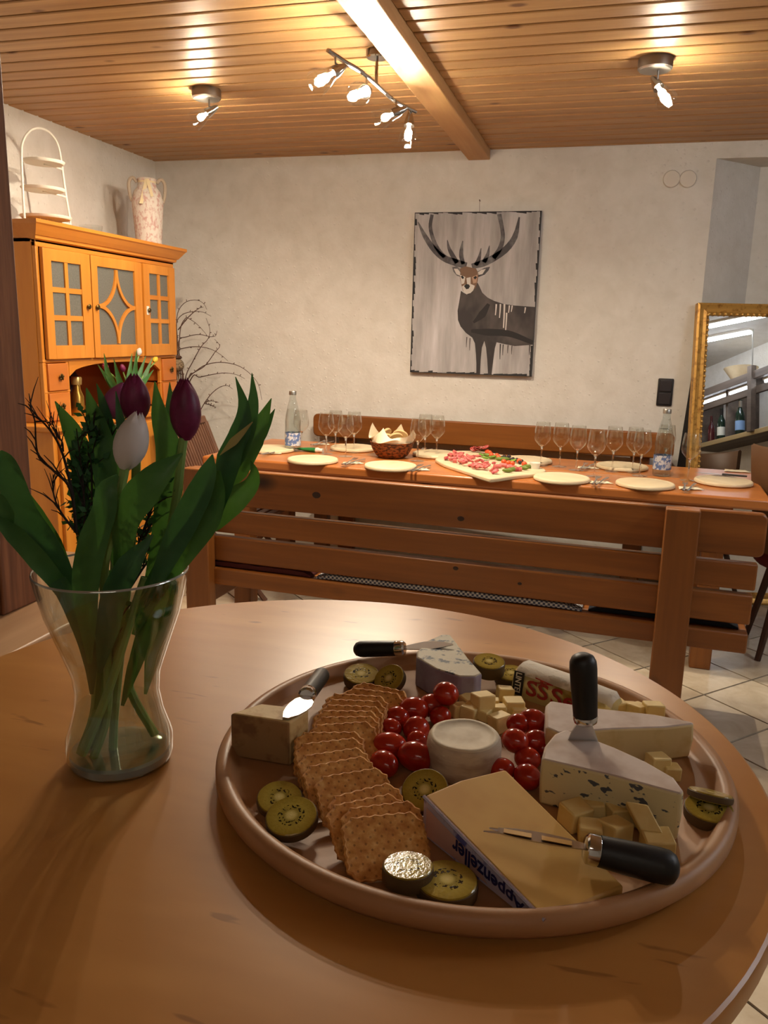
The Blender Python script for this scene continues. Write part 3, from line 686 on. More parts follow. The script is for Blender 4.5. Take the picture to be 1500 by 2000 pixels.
# wine glasses
M['real_glass'] = mat('solid_clear_glass', (255,255,255), .0, trans=1, ior=1.45)
def make_glass():
    g = thing('wine_glass', '', 'wine glass', (0,0,0), 0, 'wine glasses on the long table')
    MB().lathe([(0,.0025),(.032,.0012),(.034,.0022),(.020,.004),(.006,.007),(.0038,.014)], 24).build('foot', M['glass'], g)
    MB().lathe([(.0038,.014),(.0032,.04),(.0034,.075),(.005,.086),(.010,.0945),(.006,.0985),(0,.099)], 14).build('stem', M['real_glass'], g)
    MB().lathe([(.0015,.086),(.006,.090),(.018,.101),(.034,.119),(.0395,.133),(.0385,.155),(.034,.185),(.0308,.205),(.0304,.2055),(.0300,.205),(.0332,.185),(.0376,.155)], 28).build('bowl', M['glass'], g, angle=60)
    return g
gl0 = make_glass()
glasses = [((588,880),'wine glass half hidden behind the left water bottle'), ((637,887),'leftmost glass of the group of four on the left'), ((655,881),'second glass of the left group of four, set back'), ((675,892),'third and nearest glass of the left group of four'), ((691,884),'rightmost glass of the left group of four'),
 ((815,901),'left glass of the three beside the bread bowl'), ((829,890),'middle glass of the three beside the bread bowl, set back'), ((852,893),'right glass of the three beside the bread bowl'),
 ((1056,910),'wine glass just right of the ham platter'), ((1092,912),'second glass right of the ham platter'), ((1125,919),'third glass right of the ham platter'), ((1160,931),'fourth glass right of the ham platter, nearest the bench'), ((1195,921),'fifth glass right of the ham platter'), ((1235,923),'glass set back left of the right water bottle'), ((1249,930),'glass standing close left of the right water bottle'), ((1291,926),'glass seen through the right water bottle'), ((1343,939),'rightmost wine glass, in front of the gilt mirror')]
for i, ((px, py), lab) in enumerate(glasses):
    g = gl0 if i == 0 else copy_tree(gl0)
    place(g, tbl(px, py), i*.7); g['label'] = lab
    if i == 15: g.location = tbl(1297, 915)
# water bottles
M['bottle_glass'] = thin_glass('bottle_glass', (242,247,247), 1.2, (190,198,200)); M['bottle_label'] = mat('blue_white_label', (150,168,196), .6); speckle(M['bottle_label'], (206,210,216), (96,120,170), 45, .48, .54)
def bottle(px, py, lab, h):
    b = thing('water_bottle', lab, 'bottle', tbl(px, py)); s = h/.29
    MB().lathe([(r_*s, z*s) for r_, z in ((0,.004),(.034,.001),(.038,.006),(.038,.10),(.0365,.118),(.038,.135),(.038,.15),(.033,.185),(.024,.222),(.0165,.250),(.0145,.272),(.0165,.276),(.0165,.284),(.0135,.288))], 28).build('body', M['bottle_glass'], b)
    MB().lathe([(.0386*s, .03*s),(.0386*s,.092*s)], 28).build('label_band', M['bottle_label'], b, label='blue and white paper label')
    MB().lathe([(.0175*s,.272*s),(.0178*s,.288*s),(.016*s,.291*s),(0,.291*s)], 20).build('cap', M['brushed'], b)
    MB().lathe([(0,.006*s),(.0355*s,.006*s),(.0355*s,.15*s),(.030*s,.185*s),(.026*s,.205*s),(0,.205*s)], 20).build('water', M['glass'], b); return b
bottle(572, 881, 'clear water bottle at the left end of the long table', .30); bottle(1291, 929, 'clear water bottle at the right of the long table', .295)
# napkins with cutlery
def napkin(px, py, rz, lab, sx=.10, sy=.055):
    rng = random.Random(int(px)); n = 8; vs = []; fs = []
    for i in range(n+1):
        for j in range(5):
            x = (i/n-.5)*sx*(1-.25*(j/4)); y = (j/4-.5)*sy; vs.append((x, y, .002+.003*abs(math.sin(i*1.3+j))*(.4+rng.random()*.6)))
    for i in range(n):
        for j in range(4): fs.append((i*5+j, (i+1)*5+j, (i+1)*5+j+1, i*5+j+1))
    o = MB().add(vs, fs).build('napkin', M['napkin'], smooth=True); sl = o.modifiers.new('solid', 'SOLIDIFY'); sl.thickness = .0015
    return tag(place(o, tbl(px, py), rz), lab, 'napkin', 'paper napkins')
def fork(name, p, rz, lab, cat, kind):
    t = thing(name, lab, cat, p, rz, 'cutlery on the long table')
    MB().tube([(-.09,0,.006),(-.02,0,.004),(.035,0,.008),(.05,0,.008)], [.0055,.0045,.003,.003], 6, flat=.45).build('handle', M['steel'], t)
    if kind == 'fork':
        mb = MB().tube([(.048,0,.008),(.062,0,.007),(.072,0,.006)], [.004,.010,.011], 8, flat=.2)
        for q in range(4): mb.tube([(.07, -.009+.006*q, .006), (.105, -.009+.006*q, .009)], [.0018,.0012], 5)
        mb.build('tines', M['steel'], t)
    elif kind == 'knife':
        MB().prism([(.045,-.004),(.11,-.009),(.125,0),(.11,.005),(.045,.004)], .004, .0055).build('blade', M['steel'], t)
    else:
        MB().sphere((.08,0,.007), .024, 1.3, .75, .25).build('bowl', M['steel'], t)
    return t
sets = [((530,886),'at the far left corner of the table',.4),((627,868),'behind the left group of glasses',.3),((688,905),'beside the near left plate',.5),((817,918),'in front of the bread bowl',.35),((1147,914),'behind the fourth glass on the right',.2),((1172,943),'between the two right front plates',.25),((1347,955),'at the near right corner of the table',.2),((826,884),'behind the bread bowl',.5)]
for i, ((px, py), where, rz) in enumerate(sets):
    napkin(px, py, rz, 'cream paper napkin '+where)
    p = tbl(px, py, TZ+.006)
    fork('fork', p+Vector((-.02, .012, .0)), R(80)+rz*.3, 'steel fork on the napkin '+where, 'fork', 'fork')
    fork('knife', p+Vector((.004, .010, .0)), R(74)+rz*.3, 'steel knife on the napkin '+where, 'knife', 'knife')
M['dkknife'] = M['black_handle']
kp = tbl(1410, 929, TZ+.019); kt = thing('steak_knife', 'dark handled knife lying on the rightmost wooden plate', 'knife', kp, R(-8))
MB().tube([(0,0,.006),(.10,0,.006)], [.008,.006], 8, flat=.6).build('handle', M['black_handle'], kt); MB().prism([(0,-.006),(-.09,-.006),(-.11,.002),(-.09,.007),(0,.006)], .004, .0055).build('blade', M['steel'], kt)
napkin(1438, 921, .1, 'pale napkin under the dark knife at the right table end', .12, .06)
# green tube lying on the table
gp = tbl(603, 878, TZ+.012); gt = thing('paste_tube', 'green and white tube lying beside the left water bottle', 'tube', gp, R(-6))
M['green_foil'] = mat('green_foil', (34,110,52), .35)
MB().loft([[Vector((x, ry*math.cos(a), rz*math.sin(a))) for a in [2*PI*k/14 for k in range(14)]] for x, ry, rz in ((-.085,.002,.0015),(-.05,.010,.006),(0,.016,.011),(.04,.018,.0125))]).build('tube_body', M['green_foil'], gt)
MB().loft([[Vector((x, r_*math.cos(a), r_*math.sin(a))) for a in [2*PI*k/14 for k in range(14)]] for x, r_ in ((.038,.012),(.05,.014),(.062,.010),(.08,.012))]).build('cap', M['white_paint'], gt)
# bark bread bowl with napkin and bread
M['bark'] = mat('brown_bark', (118,70,34), .8); speckle(M['bark'], (140,84,40), (60,34,18), 55, .45, .58, (1,1,2.2), .8)
bp = tbl(765, 893); bb = thing('bread_bowl', 'brown bark bowl of sliced bread lined with cream paper', 'bowl', bp)
MB().lathe([(0,.0),(.062,.001),(.078,.012),(.098,.045),(.108,.078),(.104,.079),(.094,.047),(.072,.016),(0,.012)], 28).build('bowl', M['bark'], bb)
vs = []; fs = []; n = 48; rng = random.Random(5)
for i in range(n):
    a = 2*PI*i/n; c = abs(math.sin(2*(a+.3)))**3
    hi = .10+.055*(1-abs(math.sin(2*a+.5)))**1.5+.008*math.sin(5*a)
    for r_, z in ((.02,.03),(.075,.035),(.100,.076),(.106+.010*math.sin(3*a),.088+.01*math.sin(4*a)),(.100+.016*math.cos(2*a),hi)): vs.append((r_*math.cos(a), r_*math.sin(a), z))
for i in range(n):
    j = (i+1) % n
    for k in range(4): fs.append((i*5+k, j*5+k, j*5+k+1, i*5+k+1))
MB().add(vs, fs).build('paper_lining', M['napkin'], bb, smooth=True)
M['bread'] = mat('bread_crumb', (206,170,120), .9); M['crust'] = mat('bread_crust', (140,84,40), .8)
for k, (x, y, rz, tl_) in enumerate(((-.02,-.01,.3,.5),(.02,.0,.9,.7),(.035,.025,.2,.4),(-.035,.02,1.4,.6))):
    s = MB().loft([[Vector((.038*math.cos(a)*(1 if q else 1), yy, .026*math.sin(a))) for a in [2*PI*j/16 for j in range(16)]] for q, yy in enumerate((-.006, .006))]).build('bread_slice', [M['bread']], None, bevel=.002)
    place(s, bp+Vector((x, y, .092+.008*k))); s.rotation_euler = (tl_, .2, rz)
    tag(s, ('slice of bread lying %s in the bark bowl' % ('on the left','in the middle','on top','at the back')[k]), 'bread', 'bread slices in the bark bowl')
# ham platter
pp = [(850,896),(868,884),(905,880),(960,884),(1010,896),(1052,911),(1066,918),(1050,924),(1010,928),(965,934),(948,932),(905,918),(868,906)]
pc = tbl(955, 906); poly = [tbl(x, y, TZ+.018) for x, y in pp]
pts_ = spline(poly+[poly[0]], 52)[:-1]
platter = thing('serving_platter', 'long wooden platter of ham, pickles and tomatoes on the far table', 'platter', pc)
MB().prism([(p.x-pc.x, p.y-pc.y) for p in pts_], 0, .018).build('platter_board', M['plate_wood'], platter, bevel=.005)
cen = sum((Vector((p.x, p.y, 0)) for p in pts_), Vector())/len(pts_)
M['ham'] = mat('pink_ham', (196,96,92), .5); speckle(M['ham'], (206,108,102), (160,50,56), 60, .5, .6); M['salami'] = mat('red_salami', (150,50,46), .5); speckle(M['salami'], (158,52,48), (214,150,136), 90, .56, .6)
M['pickle'] = mat('green_pickle', (98,116,40), .4); M['tom_or'] = mat('orange_tomato', (214,84,40), .3); M['olive'] = mat('dark_olive', (42,30,34), .35); M['lettuce'] = mat('lettuce_green', (110,150,50), .6)
rng = random.Random(11)
def food(name, mb, mt, px, py, dz, rot, lab, cat, grp):
    o = mb.build(name, mt, smooth=True); o.location = tbl(px, py, TZ+.018) + Vector((0,0,dz)); o.rotation_euler = rot; return tag(o, lab, cat, grp)
def in_row(n, x0, y0, x1, y1, jx, jy): return [(x0+(x1-x0)*k/(n-1)+rng.uniform(-jx, jx), y0+(y1-y0)*k/(n-1)+rng.uniform(-jy, jy)) for k in range(n)]
ham = in_row(15, 872, 899, 962, 921, 5, 3)+in_row(12, 880, 894, 960, 912, 5, 3)+in_row(8, 885, 890, 930, 900, 4, 2)+in_row(7, 920, 913, 968, 924, 4, 3)
for k, (x, y) in enumerate(ham):
    mb = MB()
    if k % 3 == 0: mb.box(-.013,.013,-.009,.009,-.006,.006)
    else:
        mb.loft([[Vector((xx, (r_)*math.cos(a), r_*.6*math.sin(a))) for a in [2*PI*j/8 for j in range(8)]] for xx, r_ in ((-.015,.008),(0,.011),(.016,.009))])
    food('ham_piece', mb, M['ham'], x, y, .009+rng.uniform(0,.012), (rng.uniform(-.6,.6), rng.uniform(-.5,.5), rng.uniform(0,3)), 'pink piece of ham heaped at the left of the platter', 'ham', 'ham pieces on the platter')
for k, (x, y) in enumerate(in_row(6, 925, 884, 945, 886, 4, 1)): food('salami_slice', MB().lathe([(0,0),(.019,0),(.019,.003),(0,.003)], 14), M['salami'], x, y, .014+.004*k, (.4,.2,k), 'red salami slice at the back of the platter', 'salami', 'salami slices on the platter')
for k, (x, y) in enumerate(in_row(5, 950, 889, 975, 900, 3, 3)+in_row(5, 982, 907, 1020, 910, 4, 4)): food('tomato', MB().sphere((0,0,0), .0125), M['tom_or'], x, y, .013, (0,0,0), 'small orange red tomato on the ham platter', 'tomato', 'tomatoes on the platter')
for k, (x, y) in enumerate(in_row(6, 955, 893, 985, 902, 4, 3)+in_row(5, 990, 922, 1030, 914, 3, 2)): food('pickle', MB().sphere((0,0,0), .011, 2.2, .8, .8), M['pickle'], x, y, .010, (0,0,rng.uniform(-.5,.6)), 'green pickled gherkin on the ham platter', 'gherkin', 'gherkins on the platter')
for k, (x, y) in enumerate(in_row(12, 985, 896, 1018, 906, 5, 3)): food('olive', MB().sphere((0,0,0), .009, 1.2, 1, 1, 10, 7), M['olive'], x, y, .010, (0,0,rng.uniform(0,3)), 'dark olive at the back right of the platter', 'olive', 'olives on the platter')
for k, (x, y) in enumerate(in_row(6, 975, 912, 1012, 918, 4, 3)): food('ham_roll', MB().tube([(-.016,0,0),(.016,0,0)], .009, 10), M['ham'], x, y, .010, (0,0,rng.uniform(-.4,.7)), 'rolled pink ham slice at the right of the platter', 'ham', 'ham rolls on the platter')
for k, (x, y) in enumerate(((940,893),(948,899),(962,897),(1002,904))): food('lettuce_leaf', MB().sphere((0,0,0), .016, 1.2, .9, .35, 10, 6), M['lettuce'], x, y, .012, (rng.uniform(-.4,.4),.2,rng.uniform(0,3)), 'scrap of green lettuce between the tomatoes', 'lettuce', 'lettuce on the platter')
tag(place(MB().lathe([(0,0),(.020,0),(.025,.026),(.0225,.026),(.018,.006),(0,.006)], 20).build('dip_bowl', M['white_paint']), tbl(1044, 915, TZ+.018)), 'tiny white dip bowl at the right end of the platter', 'bowl')

# ================================================================== ON AND AROUND THE CUPBOARD
CT = 1.772
# three-tier stand
ts = at_x(88, 440, -2.52); st = thing('tiered_stand', 'white metal three-tier cake stand on top of the cupboard', 'cake stand', (-2.52, 3.12, CT))
def sx(px, py): return at_x(px, py, -2.52)
arch = [sx(50,450), sx(46,400), sx(42,310), sx(44,278), sx(58,256), sx(76,250), sx(96,258), sx(112,280), sx(119,310), sx(128,375), sx(136,425), sx(139,446)]
arch[0].z = CT; arch[-1].z = CT
MB().tube(spline(arch, 44), .0052, 8).build('arched_handle', M['white_paint'], st, world=True)
for (px, py, rpx) in ((86, 320, 34), (84, 373, 36), (90, 428, 42)):
    c = sx(px, py); r_ = rpx*(c-CAM).dot(FWD)/FPX*1.12
    MB().lathe([(0,0),(r_-.006,0),(r_,.006),(r_+.002,.012),(r_-.002,.012),(r_-.008,.004),(0,.004)], 30, c=c).build('tray', M['white_paint'], st, world=True)
    e = sx({320:121,373:129,428:137}[py], py+2); MB().tube([(c.x, c.y, c.z), (c.x, e.y, c.z)], .004, 6).build('tray_bracket', M['white_paint'], st, world=True)
c = sx(92, 428)
for dy in (-.05, .0, .05): MB().tube([(c.x, c.y+dy, CT), (c.x, c.y+dy, c.z)], .003, 6).build('foot', M['white_paint'], st, world=True)
# glass bowls
for (px, py, r_, h, lab) in ((130,449,.03,.03,'tiny glass bowl at the foot of the white cake stand'), (178,452,.055,.05,'clear glass bowl on the cupboard between cake stand and urn')):
    c = at_x(px, py, -2.48); o = MB().lathe([(0,.003),(r_*.6,.002),(r_*.9,.012),(r_,h),(r_*.96,h),(r_*.86,.016),(0,.008)], 24).build('glass_bowl', M['glass']); o.location = (-2.48, c.y, CT); tag(o, lab, 'bowl', 'glass bowls on the cupboard')
# two-handled urn
M['urn'] = mat('shabby_white_pink_glaze', (206,190,176), .7); speckle(M['urn'], (212,202,190), (190,150,140), 60, .48, .64, (1,1,.7), .3); M['urn_h'] = mat('grey_glaze', (176,160,140), .7)
uc = at_x(291, 470, -2.45); ur = thing('two_handled_urn', 'whitewashed pink two-handled urn with ribbon on top of the cupboard', 'urn', (-2.45, uc.y, CT), R(-58))
us = .083
uh = (at_x(290, 350, -2.45).z-CT)
MB().lathe([(r_*us, z*uh) for r_, z in ((0,0),(.80,0),(.84,.03),(.81,.07),(.88,.3),(.96,.55),(.98,.68),(.84,.80),(.60,.88),(.55,.94),(.60,.985),(.56,1.0),(.48,.97),(0,.94))], 32).build('body', M['urn'], ur)
for s in (-1, 1):
    MB().tube(spline([(0, s*us*.60, .94*uh), (0, s*us*.86, 1.0*uh), (0, s*us*1.10, .93*uh), (0, s*us*1.06, .76*uh), (0, s*us*.93, .66*uh)], 16), us*.11, 8).build('handle', M['urn_h'], ur)
M['ribbon'] = mat('cream_ribbon', (222,204,164), .7)
MB().add([(us*.56,-us*.1,.99*uh),(us*.56,us*.12,.99*uh),(us*1.03,-us*.30,.60*uh),(us*1.03,-us*.52,.60*uh)], [(0,1,2,3)]).add([(us*.57,-us*.1,.99*uh),(us*.57,us*.12,.99*uh),(us*1.02,us*.36,.72*uh),(us*1.02,us*.2,.70*uh)], [(0,1,2,3)]).lathe([(us*.57,.93*uh),(us*.57,.98*uh)], 24).build('ribbon', M['ribbon'], ur)
# things in the arched recess
rz0 = .932
M['gold_foil'] = mat('gold_foil', (196,150,70), .25, .9); M['dark_bottle'] = mat('dark_bottle_glass', (30,22,30), .2)
c = at_x(153, 815, -2.46); gb = thing('gold_bottle', 'small gold capped bottle in the arched recess of the cupboard', 'bottle', (-2.46, c.y, rz0))
MB().lathe([(0,0),(.030,0),(.032,.01),(.032,.09),(.018,.125),(.017,.15)], 22).build('body', M['gold_foil'], gb); MB().lathe([(.024,.145),(.026,.175),(.022,.182),(0,.182)], 22).build('cap', mat('pale_gold_cap', (206,176,110), .3, .7), gb)
c = at_x(142, 800, -2.56); db = thing('dark_bottle', 'dark bottle at the left of the arched recess', 'bottle', (-2.56, c.y, rz0))
MB().lathe([(0,0),(.038,0),(.040,.01),(.040,.17),(.016,.21),(.015,.225),(0,.225)], 22).build('body', M['dark_bottle'], db)
# tulips in the recess
M['leaf'] = mat('tulip_leaf', (58,104,40), .42); _t = NT(M['leaf']); _v = _t.coords((1,1,1), 3); _t.color(_t.ramp(_t.noise(_v, 22, 4, .6), [(.3, srgb(48,96,46)), (.7, srgb(82,132,72))])); _t.b.inputs['Subsurface Weight'].default_value = 0
M['leaf_dk'] = mat('dark_tulip_leaf', (40,84,36), .40); _t = NT(M['leaf_dk']); _v = _t.coords((1,1,1), 3); _t.color(_t.ramp(_t.noise(_v, 18, 4, .6), [(.3, srgb(40,86,50)), (.7, srgb(70,118,74))]))
M['stem'] = mat('tulip_stem', (126,156,82), .4)
def translucent(m, col, fac=.35):
    nt = m.node_tree; b_ = nt.nodes['Principled BSDF']; o_ = nt.nodes['Material Output']; tr = nt.nodes.new('ShaderNodeBsdfTranslucent'); tr.inputs[0].default_value = srgb(*col)
    mx = nt.nodes.new('ShaderNodeMixShader'); mx.inputs[0].default_value = fac; nt.links.new(b_.outputs[0], mx.inputs[1]); nt.links.new(tr.outputs[0], mx.inputs[2]); nt.links.new(mx.outputs[0], o_.inputs['Surface'])
translucent(M['leaf'], (84,134,48)); translucent(M['leaf_dk'], (68,116,50), .3)
def rec(px, py, off=0): return at_x(px, py, -2.30+off*.6)
rvz = at_x(252, 760, -2.30)
rv = thing('flower_pot', 'small glass vase holding tulips in the cupboard recess', 'vase', (-2.30, rvz.y, rz0))
MB().lathe([(0,.004),(.035,.002),(.040,.02),(.034,.07),(.042,.12),(.040,.12),(.032,.07),(.037,.02),(0,.01)], 22).build('glass', M['vase_glass'], rv)
def ribbon_leaf(pts, ws, fold=.25, n=14, nrm=None):
    """leaf blade along world points pts with half-widths ws (m); nrm = facing direction"""
    c = spline(pts, n); wd = interp(ws, n); mb = MB(); rows = []
    for k in range(n+1):
        t = (c[min(k+1,n)]-c[max(k-1,0)]).normalized(); f = nrm if nrm is not None else (CAM-c[k]).normalized()
        a = t.cross(f)
        if a.length < 1e-4: a = t.orthogonal()
        a.normalize(); b = a.cross(t).normalized()
        if b.dot(f) < 0: b = -b
        rows.append([c[k]+a*(wd[k]*s)+b*(fold*wd[k]*(abs(s)**1.5)) for s in (-1,-.55,0,.55,1)])
    th = .0004
    P = []; F = []
    for r_ in rows: P += r_
    for k in range(n):
        for i in range(4): F.append((k*5+i, k*5+i+1, (k+1)*5+i+1, (k+1)*5+i))
    mb.add(P, F); return mb
def bloom(parent, base, axis, h, r, mt, npet=6, open_=0.0, rz=0):
    """closed tulip flower: overlapping petals around axis"""
    q = Vector(axis).normalized().to_track_quat('Z', 'Y').to_matrix().to_4x4(); T = Matrix.Translation(Vector(base)) @ q @ Matrix.Rotation(rz, 4, 'Z')
    for p in range(npet):
        inner = p % 2; a0 = 2*PI*p/npet; mb = MB(); nv, nu = 10, 6; P = []; F = []
        for j in range(nv+1):
            v = j/nv; rr = r*(.32+.68*math.sin(PI/2*min(1, v/.42))**.8 if v < .42 else 1-.80*((v-.42)/.58)**2.1)*(1-.07*inner)*(1+open_*v)
            hw = 1.22*math.sin(PI/2*min(1, .35+v/.4))*(1 if v < .5 else math.sqrt(max(0, 1-((v-.5)/.5)**2.2)))
            hh = h*(v*(.97 if inner else 1.0)+.02*inner)
            for i in range(nu+1):
                u = i/nu*2-1; a = a0+u*hw
                crease = 1+.05*(1-abs(u))*(1 if not inner else .5)
                P.append(T @ Vector((rr*crease*math.cos(a), rr*crease*math.sin(a), hh-.05*h*abs(u)**2*(v**3))))
        for j in range(nv):
            for i in range(nu): F.append((j*(nu+1)+i, j*(nu+1)+i+1, (j+1)*(nu+1)+i+1, (j+1)*(nu+1)+i))
        mb.add(P, F).build('petal', mt, parent, world=True, smooth=True, angle=80)
M['p_white'] = mat('white_petal', (248,242,240), .45, sss=0); M['p_yellow'] = mat('yellow_petal', (230,190,60), .5); M['p_pink'] = mat('pink_petal', (176,60,90), .5)
M['p_purple'] = mat('deep_purple_petal', (84,20,48), .42); _t = NT(M['p_purple']); _v = _t.coords((1,1,1)); _t.color(_t.ramp(_t.noise(_v, 60, 3, .5), [(.3, srgb(104,24,62)), (.7, srgb(142,44,92))]))
translucent(M['p_white'], (240,230,224), .35); translucent(M['p_purple'], (120,30,60), .25)
M['p_mauve'] = mat('mauve_petal', (158,76,124), .45)
tops = [((271,690), M['p_white'], 'small white tulip in the cupboard recess'), ((302,704), M['p_yellow'], 'small yellow tulip in the cupboard recess'), ((207,718), M['p_pink'], 'small pink tulip drooping left in the cupboard recess'), ((240,722), M['p_purple'], 'small dark tulip in the cupboard recess')]
base_r = Vector((-2.30, rvz.y, rz0+.03))
for (px, py), mt, lab in tops:
    tp_ = rec(px, py); t = thing('tulip', lab, 'tulip', base_r); mid = (base_r+tp_)/2+Vector((0,0,.03))
    MB().tube(spline([base_r, mid, tp_-Vector((0,0,.01))], 10), .0035, 6).build('stem', M['stem'], t, world=True)
    ax = (tp_-mid).normalized(); bloom(t, tp_-ax*.012, ax, .042, .014, mt, rz=.3)
    s = 1 if px > 250 else -1
    lt = rec(px+s*6-10, py-6, .02); MB()
    ribbon_leaf([base_r, (base_r*.5+lt*.5)+Vector((0,s*.01,.0)), lt], [.008,.017,.001], .2).build('leaf', M['leaf'], t, world=True)
extra = [((203,690),(215,740)), ((222,700),(235,750)), ((258,690),(252,745)), ((285,695),(268,745)), ((300,722),(275,755))]
gp_ = thing('tulip_leaves', 'fresh green leaves around the recess tulips', 'leaves', base_r)
for (tx, ty), (mx, my) in extra: ribbon_leaf([base_r, rec(mx, my, .03), rec(tx, ty, .03)], [.01,.016,.001], .25).build('leaf', M['leaf'], gp_, world=True)
# vase with bare branches in the corner
bs = at_y(362, 745, 4.32); bvz = .62
bv = thing('branch_vase', 'ribbed floor vase with round lid knob in the corner behind the cupboard', 'vase', (bs.x-.03, 4.32, 0))
M['wicker'] = mat('grey_brown_dried_pod', (128,110,84), .8); speckle(M['wicker'], (140,120,92), (70,56,44), 90, .48, .56, (1,1,3), .5)
zt = at_y(352, 745, 4.32).z
MB().lathe([(0,0),(.10,0),(.13,.12),(.12,.45),(.06,.72),(.05,zt-.12),(.062,zt-.10),(.055,zt-.09),(0,zt-.1)], 24).build('body', M['white_paint'], bv)
pd = at_y(346, 713, 4.24); po_ = thing('dried_pod', 'dried poppy pod shaped ball beside the bare branches', 'dried pod', pd)
MB().sphere(pd, .040, 1, 1, .95, 18, 12).build('pod', M['wicker'], po_, world=True); MB().lathe([(.022,.034),(.03,.042),(.024,.052),(0,.054)], 16, c=pd).build('crown', M['dark_wood'], po_, world=True)
MB().tube([pd-Vector((0,0,.035)), Vector((bs.x-.02, 4.32, zt-.1))], .005, 6).build('stalk', M['wicker'], po_, world=True)
M['twig'] = mat('brown_twig', (86,62,52), .8); M['twig_dk'] = mat('dark_twig', (44,32,26), .8)
bz = Vector((bs.x-.03, 4.32, zt-.12))
def cpx(x, y): return 320+x/6.06, 570+y/6.06
brs = [[(150,1000),(158,700),(160,560),(150,400),(170,230),(260,120),(390,98),(470,140),(510,210)], [(200,980),(160,700),(150,380),(220,270),(340,235),(460,240),(560,290)], [(180,1000),(190,480),(250,320),(300,320),(400,390),(500,500)],
 [(220,980),(170,600),(280,530),(420,505),(540,530),(610,520),(630,460)], [(260,1000),(340,830),(440,650),(520,560),(545,450),(500,310)], [(230,990),(160,720),(270,660),(420,650),(560,680),(680,750),(760,820)], [(300,1000),(350,960),(480,870),(640,835),(800,850),(930,900),(1040,990),(1120,1100),(1160,1280)],
 [(300,1010),(480,880),(600,720),(660,640),(600,560)], [(170,450),(290,300),(410,200),(470,180)], [(340,1000),(420,1010),(560,980),(720,960),(860,980),(960,1030)], [(350,1500),(480,1320),(560,1210),(660,1130),(750,1110),(815,1150)], [(480,1310),(560,1290),(650,1310)], [(480,1320),(560,1340),(620,1370)]]
for k, b in enumerate(brs):
    dep = 4.32+.05*math.sin(k*2.3); P = [at_y(*cpx(*q), dep) for q in b]
    if k not in (8, 11, 12): P = [bz]+P
    mb = MB(); c = spline(P, 28); mb.tube(c, [.0032*(1-.75*i/28)+.0004 for i in range(29)], 5)
    rr = random.Random(k)
    for q in range(4, 28, 3):
        d = Vector((rr.uniform(-1,1), rr.uniform(-.4,.4), rr.uniform(-.3,1))).normalized(); mb.tube([c[q], c[q]+d*.012], [.0018,.0026], 4)
    o = mb.build('bare_branch', M['twig']); tag(o, ['topmost bare branch curling over high beside the cupboard','second highest bare branch arching right','inner bare branch dropping to the middle','bare branch with upturned forked tip','stout bare branch rising diagonally through the others','bare branch arching low over the middle','longest bare branch sweeping far right and down','bare branch bending back left at its tip','straight bare twig crossing the top arches','faint bare branch under the longest one','lowest bare branch arching above the slatted chair','upper short twig on the lowest bare branch','lower short twig on the lowest bare branch'][k], 'branch', 'bare branches in the corner')
# ================================================================== ROUND TABLE
RT = .94
rt = thing('round_table', 'round birch veneer table with the cheese board on it', 'table', (-.278, .72, 0))
MB().lathe([(0,RT-.03),(.438,RT-.03),(.446,RT-.026),(.450,RT-.018),(.450,RT-.006),(.4485,RT-.0015),(.446,RT),(0,RT)], 128).build('table_top', M['birch'], rt, angle=25)
MB().lathe([(.05,.03),(.05,RT-.03)], 24).build('column', M['brushed'], rt); MB().lathe([(.27,0),(.27,.02),(.25,.03),(.05,.035),(0,.035)], 40).build('base_plate', M['brushed'], rt)
# ---- round board with raised rim
BC = Vector((-.105, .716, RT)); ZB = RT+.012
bd = thing('cheese_board', 'large round wooden board with raised rim on the birch table', 'board', BC)
MB().lathe([(0,0),(.222,0),(.234,.004),(.2405,.012),(.2405,.019),(.237,.0245),(.231,.0255),(.2265,.023),(.2225,.015),(.217,.012),(0,.012)], 96).build('board', M['board'], bd, angle=50)
def bz(px, py, z=0): return at_z(px, py, ZB+z)

# ---- vase
VC = Vector((-.431, .627, RT)); VH = .192
va = thing('glass_vase', 'waisted clear glass vase of tulips on the birch table', 'vase', VC)
M['base_glass'] = mat('thick_base_glass', (206,208,198), .06, trans=.55, ior=1.3)
prof = [(.0,.0),(.043,.0),(.0475,.003),(.0495,.010),(.0495,.026),(.047,.034),(.0415,.052),(.0385,.072),(.0405,.092),(.0495,.118),(.0615,.153),(.0665,.175),(.0695,.190),(.0695,.192),(.0675,.192),(.0645,.175),(.0595,.153),(.0475,.118),(.0385,.092),(.0365,.072),(.0395,.052),(.045,.034),(.0465,.026),(.0465,.014),(0,.012)]
MB().lathe([(0,.0008),(.043,.0008),(.0468,.004),(.0468,.0105),(.040,.0118),(0,.0118)], 48).build('thick_base', M['base_glass'], va)
MB().lathe(prof, 64).build('vase_body', M['vase_glass'], va, angle=70)
MB().lathe([(.0677,.1912),(.0680,.1925),(.0686,.1930),(.0692,.1925),(.0696,.1912)], 64).build('rim', mat('glass_rim', (190,194,190), .05, .6), va)
M['water'] = thin_glass('vase_water', (246,248,242), .6, (225,228,218))
MB().lathe([(0,.014),(.046,.014),(.046,.030),(.0390,.052),(.0370,.060),(0,.060)], 40).build('water', M['water'], va)
hd = Vector((VC.x, VC.y, 0)).normalized(); BQN = -hd
def bq(px, py, off=0.0): return at_pl(px, py, VC + BQN*off, hd)
def c2(x, y): return x/2.6786, 680+y/2.6786      # pixel of the enlarged bouquet crop
def Q(x, y, off=0.0): return bq(*c2(x, y), off)
PXS = .000463/2.6786
def leafq(parent, pts, ws, mt, fold=.35, n=16):
    ws = [ws[0]*.35]+list(ws[1:])
    return ribbon_leaf([Q(*p) for p in pts], [w_*PXS for w_ in ws], fold, n).build('leaf', mt, parent, world=True, smooth=True, angle=80)
